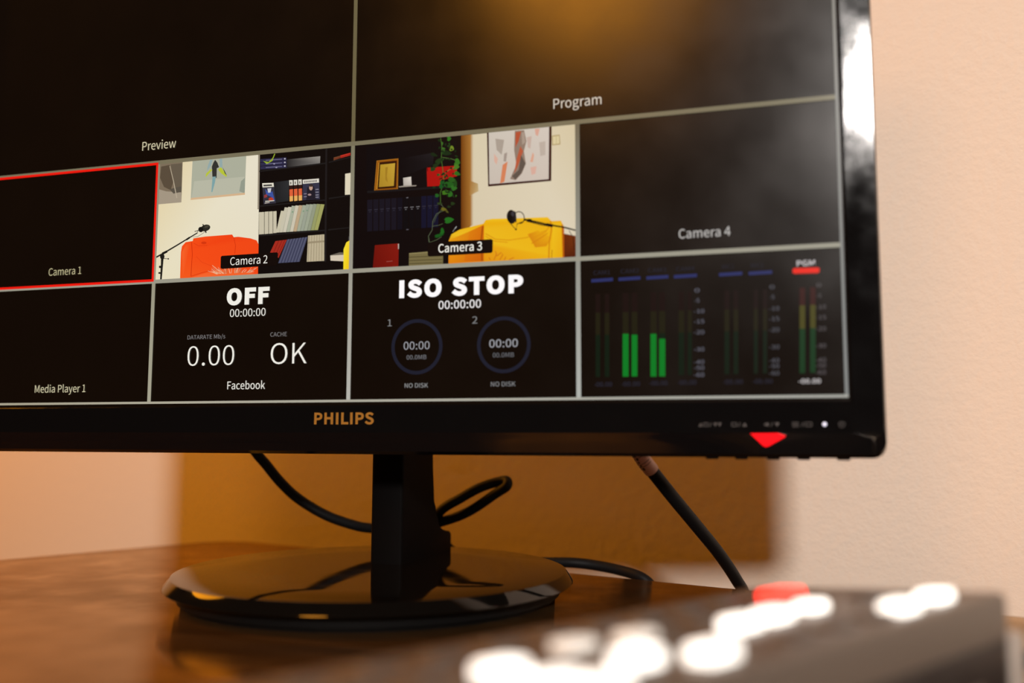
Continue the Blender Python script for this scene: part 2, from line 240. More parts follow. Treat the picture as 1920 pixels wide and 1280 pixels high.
CAMERA_TWO = [
('232,212,165 238,230,208 236,226,200 238,228,196', '472.2,535.4 738.0,540.4 741.2,807.9 480.5,808.0'),
('128,112,92', '472.4,539.3 542.5,542.6 543.0,635.3 476.9,635.5'),
('92,78,62', '486.3,549.5 508.4,547.5 520.4,585.7 513.9,605.6 495.8,596.6 484.5,575.1'),
('104,92,76', '511.3,546.4 540.6,546.3 542.0,605.2 525.9,611.7'),
('168,154,134', '475.9,600.2 502.2,607.3 541.7,612.8 543.0,635.3 476.9,635.5'),
('92,84,72', '510.8,602.9 541.4,598.8 541.7,611.6 521.6,613.9'),
('188,174,150', '508.4,550.2 519.4,585.8 529.6,624.9 532.1,624.6 521.4,585.5 509.8,550.0'),
('176,178,158', '568.0,539.7 703.8,541.2 703.0,629.3 566.8,629.9'),
('188,188,168', '574.4,589.9 700.8,589.8 702.4,628.5 568.8,628.8'),
('152,158,142', '692.7,599.1 702.2,592.4 702.9,626.8 689.3,621.3'),
('218,182,142', '567.9,627.0 703.4,625.4 703.5,629.9 566.3,631.7'),
('150,172,172', '612.9,544.8 620.0,544.9 615.7,559.0 605.8,569.6 607.7,558.3'),
('150,172,172', '637.2,544.8 643.7,544.9 645.1,566.4 637.9,563.3'),
('52,52,48', '625.8,545.9 631.8,552.7 636.4,563.2 630.8,565.3 631.1,586.8 620.8,587.2 618.1,560.4 621.7,551.9'),
('188,200,58', '604.0,575.0 615.2,566.5 620.1,567.7 611.2,575.6 603.0,583.8'),
('188,200,58', '633.8,568.0 641.6,563.6 648.7,573.0 657.0,583.8 655.5,586.7 642.7,578.1'),
('60,66,50', '645.0,563.9 650.4,571.9 657.0,583.8 651.8,578.8'),
('128,166,168', '620.7,583.4 629.2,583.6 627.5,596.6 621.5,618.3 619.1,617.3'),
('15,9,8', '736.6,539.1 956.5,543.8 956.8,807.2 741.4,806.7'),
('150,138,120', '733.3,540.0 737.7,540.4 739.5,664.6 735.7,664.4'),
('30,26,27', '895.2,544.4 899.4,544.8 902.6,787.2 898.4,787.0'),
('34,31,33 152,146,138 120,116,112 34,31,33', '801.6,560.3 883.4,560.0 883.0,575.6 802.1,577.2'),
('28,28,30 48,49,51 40,42,44 30,30,32', '773.1,607.9 810.5,606.4 810.5,651.2 779.1,653.6'),
('30,27,27', '737.3,579.3 896.5,574.7 896.5,577.7 737.4,582.3'),
('30,27,27', '739.8,656.3 897.8,654.3 897.9,656.8 739.9,659.2'),
('30,27,27', '740.2,720.2 898.3,718.9 898.4,721.7 740.4,723.7'),
('30,27,27', '903.6,573.9 954.4,567.1 954.4,569.0 903.6,576.3'),
('30,27,27', '905.4,651.5 955.6,648.9 955.6,650.9 905.4,654.4'),
('30,27,27', '905.6,718.4 955.4,717.2 955.5,719.1 905.7,721.2'),
('46,44,74', '739.3,554.0 802.3,555.5 803.3,562.5 739.5,561.0'),
('120,116,146', '752.3,557.1 792.0,558.0 792.1,559.3 752.4,558.6'),
('190,186,196', '801.0,558.6 800.4,559.7 798.9,560.1 797.4,559.5 796.7,558.2 797.3,557.0 798.8,556.6 800.4,557.3'),
('150,148,170', '770.0,559.1 769.3,560.1 767.5,560.4 765.8,559.8 765.0,558.7 765.7,557.7 767.5,557.4 769.2,558.0'),
('46,44,74', '739.5,562.0 802.5,563.4 803.5,570.4 739.8,569.0'),
('120,116,146', '752.6,565.1 792.3,566.0 792.3,567.2 752.6,566.6'),
('190,186,196', '801.3,566.5 800.7,567.6 799.1,568.0 797.6,567.4 796.9,566.1 797.5,564.9 799.0,564.6 800.6,565.2'),
('150,148,170', '775.7,567.5 775.0,568.5 773.3,568.8 771.5,568.2 770.8,567.1 771.5,566.1 773.2,565.8 774.9,566.4'),
('46,44,74', '739.8,570.0 802.8,571.3 803.8,578.3 740.0,577.0'),
('120,116,146', '752.8,573.1 792.5,573.9 792.6,575.1 752.9,574.6'),
('190,186,196', '801.5,574.4 800.9,575.6 799.4,575.9 797.8,575.3 797.1,574.0 797.7,572.9 799.3,572.5 800.8,573.1'),
('150,148,170', '781.4,575.9 780.7,576.9 779.0,577.2 777.2,576.6 776.5,575.5 777.2,574.5 778.9,574.2 780.7,574.8'),
('150,172,48', '746.0,558.6 759.4,562.2 768.7,554.3 773.1,544.7 775.3,545.7 768.6,560.5 755.4,566.3'),
('52,50,62', '745.4,608.2 772.9,609.1 780.2,654.2 750.2,654.5'),
('230,224,206', '745.4,607.7 772.9,608.9 774.2,617.8 746.5,617.2'),
('70,66,64', '748.3,611.4 769.1,612.0 769.5,615.5 748.9,614.9'),
('62,84,160', '753.0,621.2 761.5,629.2 771.0,627.5 777.9,650.1 768.6,639.6 756.1,633.7'),
('206,206,214', '758.4,620.3 768.0,620.3 766.4,629.6 760.4,629.6'),
('192,64,42', '774.0,644.9 773.5,646.4 772.3,647.6 770.4,648.3 768.1,648.4 765.8,647.9 763.8,647.0 762.4,645.6 761.9,644.0 762.3,642.6 763.6,641.4 765.5,640.7 767.8,640.5 770.1,641.0 772.1,642.0 773.5,643.4'),
('150,60,60', '750.7,634.6 757.5,632.6 759.0,638.9 751.4,640.8'),
('210,205,190', '753.8,647.1 775.7,647.0 776.3,649.0 754.4,649.4'),
('180,170,160', '752.8,650.8 764.8,650.2 764.9,652.1 753.2,653.3'),
('226,220,206', '810.8,606.4 819.2,606.6 819.8,617.9 811.4,617.7'),
('60,40,36', '813.6,610.1 815.8,610.0 815.9,615.6 813.8,615.5'),
('50,24,20', '811.4,617.7 819.8,617.9 820.3,626.7 811.9,626.6'),
('226,98,58', '811.9,626.6 820.3,626.3 821.0,641.5 812.6,641.3'),
('236,176,96', '812.6,641.3 820.9,641.0 821.3,652.2 813.2,652.6'),
('226,220,206', '821.6,606.5 829.9,606.7 830.5,618.0 822.2,617.8'),
('60,40,36', '824.4,610.2 826.5,610.1 826.7,615.7 824.5,615.6'),
('50,24,20', '822.2,617.8 830.5,618.0 831.0,626.8 822.7,626.7'),
('226,98,58', '822.7,626.7 831.0,626.3 831.7,641.5 823.4,641.4'),
('236,176,96', '823.4,641.4 831.7,641.0 832.0,652.3 824.0,652.7'),
('226,220,206', '832.3,606.6 840.7,606.8 841.2,618.1 832.9,617.9'),
('60,40,36', '835.1,610.3 837.3,610.2 837.4,615.8 835.3,615.7'),
('50,24,20', '832.9,617.9 841.2,618.1 841.7,626.9 833.4,626.8'),
('226,98,58', '833.4,626.8 841.7,626.4 842.4,641.6 834.1,641.5'),
('236,176,96', '834.1,641.5 842.4,641.1 842.7,652.3 834.7,652.7'),
('54,53,72', '843.4,608.0 881.9,608.1 884.6,652.9 843.8,652.4'),
('228,222,208', '843.1,608.0 881.4,608.1 881.9,616.8 843.6,616.8'),
('80,76,76', '846.9,610.7 848.8,610.6 848.9,614.8 847.0,614.9'),
('80,76,76', '850.4,610.7 852.3,610.6 852.4,614.8 850.5,614.9'),
('80,76,76', '853.9,610.8 855.7,610.7 855.8,614.8 854.0,614.9'),
('80,76,76', '857.3,610.8 859.2,610.7 859.3,614.8 857.4,614.9'),
('80,76,76', '860.8,610.8 862.6,610.7 862.8,614.9 860.9,615.0'),
('80,76,76', '864.2,610.8 866.1,610.7 866.2,614.9 864.4,615.0'),
('80,76,76', '867.7,610.9 869.6,610.8 869.7,614.9 867.8,615.0'),
('80,76,76', '871.2,610.9 873.0,610.8 873.1,614.9 871.3,615.0'),
('80,76,76', '874.6,610.9 876.5,610.8 876.6,615.0 874.7,615.1'),
('34,30,40', '854.5,625.2 870.4,624.0 876.4,652.3 852.5,652.0'),
('198,160,140', '867.3,626.9 867.0,629.1 866.2,630.9 864.8,632.1 863.2,632.4 861.6,631.8 860.1,630.5 859.2,628.5 858.8,626.2 859.1,624.0 859.9,622.2 861.3,621.0 862.9,620.7 864.5,621.3 866.0,622.7 866.9,624.6'),
('60,48,44', '868.3,622.1 867.9,623.2 866.8,624.1 865.2,624.6 863.3,624.6 861.3,624.3 859.7,623.5 858.5,622.5 858.1,621.3 858.5,620.2 859.6,619.4 861.2,618.9 863.1,618.8 865.1,619.2 866.7,619.9 867.8,621.0'),
('170,140,140', '864.5,641.7 864.2,642.6 863.3,643.2 861.9,643.6 860.3,643.6 858.7,643.3 857.3,642.8 856.3,642.0 856.0,641.1 856.3,640.3 857.2,639.7 858.6,639.3 860.2,639.2 861.8,639.5 863.2,640.1 864.2,640.9'),
('150,146,160', '874.0,630.3 881.4,630.4 881.5,632.1 874.1,632.0'),
('150,146,160', '874.2,636.4 881.6,636.5 881.6,638.2 874.2,638.1'),
('150,146,160', '874.3,642.5 881.7,642.5 881.8,644.2 874.4,644.2'),
('150,146,160', '874.5,647.3 881.9,647.4 881.9,649.1 874.5,649.0'),
('140,130,150', '846.6,638.0 853.5,638.0 853.6,639.7 846.6,639.7'),
('140,130,150', '846.7,644.1 853.7,644.1 853.7,645.8 846.8,645.8'),
('206,197,172', '739.5,671.0 752.4,671.2 753.9,719.6 741.0,719.6'),
('206,197,172', '753.5,671.0 762.8,670.9 764.3,719.5 755.0,719.7'),
('206,197,172', '763.9,671.2 773.1,671.1 774.6,719.4 765.4,719.6'),
('206,197,172', '774.2,671.4 782.4,671.3 783.8,718.8 775.7,719.0'),
('206,198,172', '793.2,671.3 801.4,672.6 790.0,718.4 782.2,718.2'),
('204,197,174', '801.7,664.5 809.8,665.8 798.4,718.4 790.5,718.2'),
('210,203,182', '810.3,664.1 818.4,665.4 806.7,718.5 798.9,718.2'),
('176,180,158', '818.8,662.3 826.9,663.6 815.1,718.5 807.3,718.3'),
('120,150,120', '819.7,674.6 822.9,674.3 822.5,677.2 819.3,677.4'),
('208,200,178', '827.4,662.2 835.5,663.5 823.4,718.5 815.6,718.3'),
('192,166,132', '836.0,662.3 844.1,663.6 831.7,718.6 823.9,718.3'),
('166,172,150', '844.6,662.7 852.6,663.9 839.9,718.6 832.2,718.3'),
('120,150,120', '845.4,674.9 848.6,674.6 848.2,677.5 845.0,677.7'),
('158,164,146', '853.1,661.6 861.1,662.8 848.2,718.6 840.5,718.4'),
('120,150,120', '853.9,673.7 857.1,673.5 856.6,676.4 853.5,676.6'),
('162,168,146', '861.6,661.9 869.6,663.2 856.4,718.6 848.7,718.4'),
('150,156,132', '870.1,662.0 878.0,663.3 864.6,718.7 856.9,718.4'),
('154,158,104', '878.5,662.6 886.5,663.9 872.8,718.7 865.2,718.5'),
('164,164,98', '887.0,663.7 896.0,665.1 882.0,718.8 873.3,718.5'),
('168,44,30', '781.6,736.4 809.1,735.1 790.3,773.3 769.6,760.1'),
('120,24,18', '789.2,735.8 775.9,764.0 776.9,764.5 790.2,736.2'),
('120,24,18', '797.3,735.4 781.9,767.7 782.9,768.2 798.3,735.8'),
('120,24,18', '804.0,735.1 786.8,770.8 787.8,771.2 805.0,735.5'),
('72,74,98', '809.6,734.7 858.1,732.2 840.4,784.2 789.6,784.4'),
('104,106,130', '812.6,734.3 792.7,783.9 793.7,784.3 813.6,734.7'),
('54,55,78', '816.1,734.1 796.3,783.9 797.3,784.3 817.1,734.5'),
('104,106,130', '819.6,733.9 799.9,783.9 801.0,784.3 820.6,734.3'),
('54,55,78', '823.0,733.7 803.6,783.9 804.6,784.2 824.0,734.1'),
('104,106,130', '826.5,733.6 807.2,783.8 808.2,784.2 827.5,734.0'),
('54,55,78', '830.0,733.4 810.8,783.8 811.8,784.2 831.0,733.8'),
('104,106,130', '833.4,733.2 814.4,783.8 815.4,784.2 834.4,733.6'),
('54,55,78', '836.9,733.0 818.0,783.7 819.0,784.1 837.9,733.4'),
('104,106,130', '840.4,732.9 821.6,783.7 822.6,784.1 841.4,733.2'),
('54,55,78', '843.8,732.7 825.2,783.7 826.2,784.1 844.8,733.1'),
('104,106,130', '847.3,732.5 828.8,783.7 829.8,784.0 848.3,732.9'),
('54,55,78', '850.7,732.3 832.4,783.6 833.4,784.0 851.7,732.7'),
('104,106,130', '854.1,732.1 836.0,783.6 837.0,784.0 855.2,732.5'),
('190,176,146', '859.1,729.4 897.3,728.9 898.3,785.3 857.4,785.1'),
('140,126,100', '861.4,729.8 860.2,784.6 861.0,784.6 862.2,729.9'),
('206,192,162', '864.5,729.8 863.4,784.6 864.2,784.7 865.3,729.9'),
('140,126,100', '867.5,729.7 866.6,784.6 867.4,784.7 868.3,729.8'),
('206,192,162', '870.5,729.7 869.8,784.6 870.6,784.7 871.3,729.8'),
('140,126,100', '873.5,729.7 873.0,784.7 873.8,784.7 874.3,729.7'),
('206,192,162', '876.5,729.6 876.2,784.7 877.0,784.8 877.3,729.7'),
('140,126,100', '879.5,729.6 879.5,784.7 880.2,784.8 880.3,729.7'),
('206,192,162', '882.5,729.6 882.7,784.7 883.4,784.8 883.3,729.6'),
('140,126,100', '885.5,729.5 885.9,784.8 886.6,784.8 886.3,729.6'),
('206,192,162', '888.5,729.5 889.0,784.8 889.8,784.9 889.3,729.6'),
('140,126,100', '891.5,729.5 892.2,784.8 893.0,784.9 892.3,729.5'),
('206,192,162', '894.5,729.5 895.4,784.9 896.2,784.9 895.3,729.5'),
('158,144,116', '858.4,742.4 897.6,741.8 897.7,745.6 858.5,746.7'),
('196,50,36', '930.8,562.6 953.7,558.8 954.3,564.2 931.0,568.4'),
('112,66,40', '915.2,565.6 930.3,563.1 930.5,568.4 915.3,572.0'),
('120,20,18', '916.8,569.8 954.0,562.8 953.6,561.6 916.4,568.6'),
('228,217,190', '942.7,603.0 956.4,602.0 957.3,648.1 943.1,648.0'),
('218,203,182', '912.2,774.6 944.5,774.9 944.1,788.6 912.9,785.6'),
('112,102,90', '912.2,774.1 934.1,769.2 945.7,770.5 944.5,774.9'),
('252,224,50 252,224,50 250,226,60 250,222,40 246,196,18 248,204,24', '958.0,744.0 948.4,749.3 942.5,763.2 942.9,806.3 958.1,806.8 958.2,774.7'),
('60,58,58', '953.3,736.6 956.6,735.6 956.8,743.9 952.9,745.1'),
('250,92,30 252,78,22 252,78,22 252,78,22 252,78,22 252,78,22 252,78,22 246,66,18 246,66,18 246,66,18 248,74,22 248,74,22 248,74,22 248,74,22', '547.5,806.4 547.2,747.2 549.3,734.3 558.4,725.8 576.5,724.3 578.0,718.4 608.2,716.2 675.3,715.8 679.5,722.0 690.0,721.6 720.7,726.9 736.0,732.2 741.2,741.4 741.7,806.7'),
('253,104,44 252,88,30 250,80,24 252,92,34', '549.8,747.4 560.1,730.4 569.3,730.9 554.5,802.7'),
('206,46,8', '573.0,726.7 575.9,753.8 574.4,802.4 575.9,802.5 577.3,753.9 574.5,726.7'),
('214,50,10', '678.8,722.6 683.9,740.1 682.9,758.4 684.2,758.6 685.3,740.1 680.2,722.4'),
('220,56,14', '611.9,730.4 611.4,731.5 610.0,732.4 607.8,732.9 605.2,733.0 602.5,732.6 600.3,731.8 598.8,730.8 598.2,729.6 598.7,728.5 600.1,727.6 602.3,727.1 604.9,727.0 607.6,727.4 609.8,728.2 611.3,729.2'),
('226,58,16', '578.5,729.4 591.8,736.5 614.7,736.5 614.6,735.5 592.0,735.5 579.0,728.5'),
('224,58,14', '575.4,803.0 605.9,795.8 650.7,789.4 667.4,787.8 667.2,786.6 650.4,788.2 605.5,794.6 574.9,801.8'),
('232,66,20', '586.7,759.8 601.6,773.1 627.6,783.2 628.0,782.2 602.2,772.3 587.5,759.1'),
('252,108,52 252,100,42 250,92,36 250,100,40', '575.3,805.7 617.0,795.8 667.4,789.6 742.0,806.8'),
('232,140,100', '660.0,800.4 651.8,795.8 646.4,791.4 645.9,791.8 651.2,796.5 659.3,801.4'),
('240,170,130', '641.8,800.3 632.4,795.8 624.9,791.4 624.5,791.9 631.9,796.6 641.2,801.3'),
('240,170,130', '685.5,801.0 684.3,793.5 684.7,786.2 684.1,786.1 683.3,793.5 684.1,801.0'),
('246,196,160', '718.9,801.7 725.9,797.5 730.9,793.3 730.4,792.9 725.2,796.8 718.1,800.6'),
('246,196,160', '656.5,800.4 648.6,794.5 643.4,788.7 642.9,789.0 647.9,795.1 655.6,801.3'),
('232,140,100', '691.2,801.2 693.4,792.2 697.3,783.2 696.7,783.0 692.4,791.8 689.9,800.8'),
('246,196,160', '664.0,800.8 660.7,789.2 660.8,777.8 660.1,777.7 659.7,789.3 662.7,801.0'),
('232,140,100', '665.0,800.8 662.1,792.0 659.7,783.3 659.0,783.4 661.1,792.2 663.7,801.0'),
('246,196,160', '690.7,801.1 691.5,794.0 694.0,786.8 693.3,786.6 690.5,793.7 689.3,800.9'),
('246,196,160', '706.9,801.5 710.6,798.0 714.1,794.4 713.6,794.0 709.8,797.3 705.9,800.6'),
('232,140,100', '694.7,801.3 697.3,794.4 702.8,787.6 702.3,787.2 696.4,793.9 693.4,800.8'),
('232,140,100', '716.3,801.7 724.7,798.7 734.0,795.7 733.7,795.2 724.3,797.8 715.7,800.6'),
('246,196,160', '702.9,801.4 705.4,797.3 710.7,793.2 710.2,792.7 704.6,796.6 701.7,800.7'),
('232,140,100', '645.4,800.3 634.5,793.2 626.2,786.2 625.8,786.7 633.9,793.9 644.6,801.3'),
('246,196,160', '717.9,801.7 726.0,801.0 732.8,800.3 732.7,799.6 725.8,800.1 717.7,800.5'),
('246,196,160', '715.0,801.7 723.6,797.0 735.3,792.6 735.0,792.0 723.1,796.2 714.2,800.6'),
('200,110,70', '664.8,800.9 664.7,789.7 662.1,778.3 661.4,778.3 663.6,789.7 663.4,800.8'),
('232,140,100', '712.5,801.7 722.2,800.7 729.3,799.5 729.2,798.9 722.0,799.8 712.3,800.5'),
('232,140,100', '665.0,800.7 659.2,790.2 654.5,779.8 653.8,779.9 658.2,790.5 663.7,801.1'),
('246,196,160', '640.8,800.2 631.0,796.4 617.8,792.4 617.6,793.0 630.7,797.3 640.3,801.3'),
('232,140,100', '688.4,801.1 688.3,793.6 690.7,786.2 690.1,785.9 687.2,793.4 687.0,800.9'),
('232,140,100', '645.5,800.4 639.2,794.4 632.1,788.4 631.6,788.9 638.5,795.1 644.5,801.2'),
('240,170,130', '686.3,801.1 686.5,792.9 689.2,784.8 688.6,784.6 685.5,792.7 684.9,800.9'),
('232,140,100', '684.8,801.2 687.0,792.5 689.3,783.8 688.6,783.6 686.0,792.2 683.5,800.8'),
('200,110,70', '660.5,800.3 655.4,797.9 650.6,795.5 650.3,796.0 654.9,798.7 659.8,801.4'),
('232,140,100', '694.7,801.2 695.7,793.8 699.8,786.6 699.1,786.3 694.7,793.5 693.3,800.9'),
('232,140,100', '661.6,800.4 655.6,797.0 650.2,793.6 649.8,794.1 655.1,797.7 660.8,801.4'),
('246,196,160', '662.4,800.6 657.3,793.4 651.9,786.2 651.3,786.5 656.5,793.9 661.2,801.2'),
('240,170,130', '722.8,801.7 731.7,796.3 740.6,791.0 740.2,790.5 731.1,795.5 722.0,800.6'),
('232,140,100', '648.1,800.4 638.4,792.8 629.8,785.2 629.3,785.6 637.7,793.4 647.2,801.3'),
('200,110,70', '695.4,801.3 700.2,791.7 704.9,782.1 704.2,781.8 699.3,791.3 694.2,800.7'),
('200,110,70', '695.2,801.4 700.9,793.8 703.5,786.1 702.8,785.9 699.9,793.4 694.0,800.7'),
('232,140,100', '646.6,800.5 639.9,792.5 636.2,784.7 635.5,784.9 639.0,792.9 645.5,801.1'),
('240,170,130', '715.3,801.6 722.2,795.6 726.7,789.5 726.1,789.1 721.4,794.9 714.3,800.7'),
('200,110,70', '697.8,801.5 703.0,797.7 705.3,793.8 704.7,793.5 702.2,797.1 696.9,800.5'),
('240,170,130', '658.7,800.5 651.2,792.9 642.9,785.4 642.4,785.8 650.4,793.5 657.7,801.2'),
('200,110,70', '662.1,800.7 658.4,794.1 652.1,787.5 651.6,787.9 657.5,794.6 660.8,801.1'),
('246,196,160', '686.6,801.3 690.9,793.9 693.1,786.3 692.4,786.1 689.9,793.5 685.3,800.7'),
('200,110,70', '687.6,801.1 688.8,789.7 693.2,778.5 692.5,778.2 687.8,789.5 686.2,800.9'),
('246,196,160', '643.1,800.3 635.5,794.9 627.1,789.3 626.7,789.8 634.8,795.6 642.3,801.3'),
('240,170,130', '652.0,800.4 643.9,793.6 637.2,786.8 636.7,787.2 643.2,794.2 651.0,801.3'),
('200,110,70', '669.6,800.7 664.0,788.4 659.1,776.0 658.4,776.2 663.0,788.6 668.3,801.1'),
('200,110,70', '705.9,801.7 711.9,799.4 715.5,797.1 715.1,796.5 711.4,798.6 705.3,800.5'),
('246,196,160', '674.1,800.8 669.9,788.8 665.6,776.9 665.0,777.0 668.9,789.0 672.7,801.1'),
('240,170,130', '676.9,801.1 678.2,790.1 678.5,779.2 677.8,779.1 677.1,790.0 675.5,800.8'),
('200,110,70', '718.7,801.7 727.7,796.1 737.2,790.5 736.8,790.0 727.1,795.3 717.9,800.6'),
('244,190,150', '657.0,799.6 639.8,789.0 628.7,780.6 628.0,781.4 639.0,789.9 656.2,800.8'),
('244,190,150', '651.1,799.3 639.8,796.9 630.1,794.1 629.9,794.8 639.6,797.9 650.9,800.5'),
('30,28,24', '481.3,758.4 503.7,748.8 535.1,734.0 560.5,721.5 588.5,708.0 587.1,705.9 558.8,719.1 533.2,731.3 501.6,745.8 479.1,755.0'),
('24,22,20', '561.0,722.4 570.0,717.5 567.4,714.2 558.4,719.2'),
('24,22,20', '500.6,750.7 512.7,746.3 509.9,741.6 497.8,746.0'),
('30,28,24', '496.0,748.0 496.6,769.5 496.1,805.8 500.5,806.3 502.6,770.2 503.6,748.8'),
('30,28,24', '505.4,755.0 505.0,757.5 503.9,759.6 502.0,760.9 499.8,761.3 497.5,760.7 495.6,759.1 494.2,756.9 493.6,754.4 494.0,751.9 495.1,749.8 497.0,748.5 499.2,748.1 501.5,748.7 503.4,750.3 504.8,752.5'),
('30,28,24', '503.2,760.1 515.5,761.2 515.6,760.0 503.2,758.8'),
('30,28,24', '517.3,760.7 516.9,761.9 515.6,762.4 514.4,761.8 513.8,760.5 514.3,759.3 515.5,758.8 516.7,759.4'),
('30,28,24', '497.6,777.8 496.9,779.9 494.8,780.7 492.7,779.7 491.7,777.5 492.5,775.4 494.5,774.6 496.7,775.6'),
('30,28,24', '497.7,791.4 496.7,793.0 494.2,793.5 491.7,792.8 490.6,791.1 491.6,789.5 494.0,789.0 496.6,789.8'),
('44,42,36', '619.8,694.5 620.0,697.4 618.4,700.3 615.2,702.7 610.9,704.3 606.1,704.7 601.7,704.1 598.2,702.4 596.2,699.8 596.0,696.9 597.6,694.0 600.9,691.6 605.2,690.1 609.9,689.6 614.4,690.3 617.9,692.0'),
('22,20,18', '602.1,698.6 602.5,701.0 602.0,703.1 600.6,704.8 598.5,705.8 596.1,705.9 593.6,705.0 591.6,703.4 590.2,701.3 589.8,698.9 590.3,696.7 591.7,695.0 593.8,694.1 596.2,694.0 598.7,694.8 600.7,696.5'),
('70,66,54', '616.7,693.0 616.6,694.1 615.6,695.1 613.9,696.1 611.7,696.8 609.4,697.1 607.3,697.0 605.7,696.5 604.9,695.7 604.9,694.6 605.9,693.6 607.6,692.6 609.8,691.9 612.1,691.6 614.2,691.7 615.8,692.2'),
('30,28,24', '599.7,688.7 603.4,694.7 605.6,693.8 601.9,687.8'),
('30,28,24', '606.3,703.0 608.9,708.7 611.5,708.0 609.0,702.3'),
('30,28,24', '580.8,704.2 590.8,702.3 597.0,701.2 596.5,699.7 590.2,700.9 580.3,702.7'),
('30,28,24', '576.2,715.6 588.3,715.9 599.7,710.5 609.4,704.8 608.9,704.2 599.2,709.8 588.0,715.1 576.1,714.9'),
('30,28,24', '584.0,709.6 588.3,707.3 589.9,702.2 588.8,701.8 587.4,706.6 583.3,708.8'),
('18,9,7', '651.8,761.4 786.2,761.0 788.9,763.1 788.8,786.8 785.9,789.1 652.9,790.1 649.4,787.5 649.1,763.8'),
]
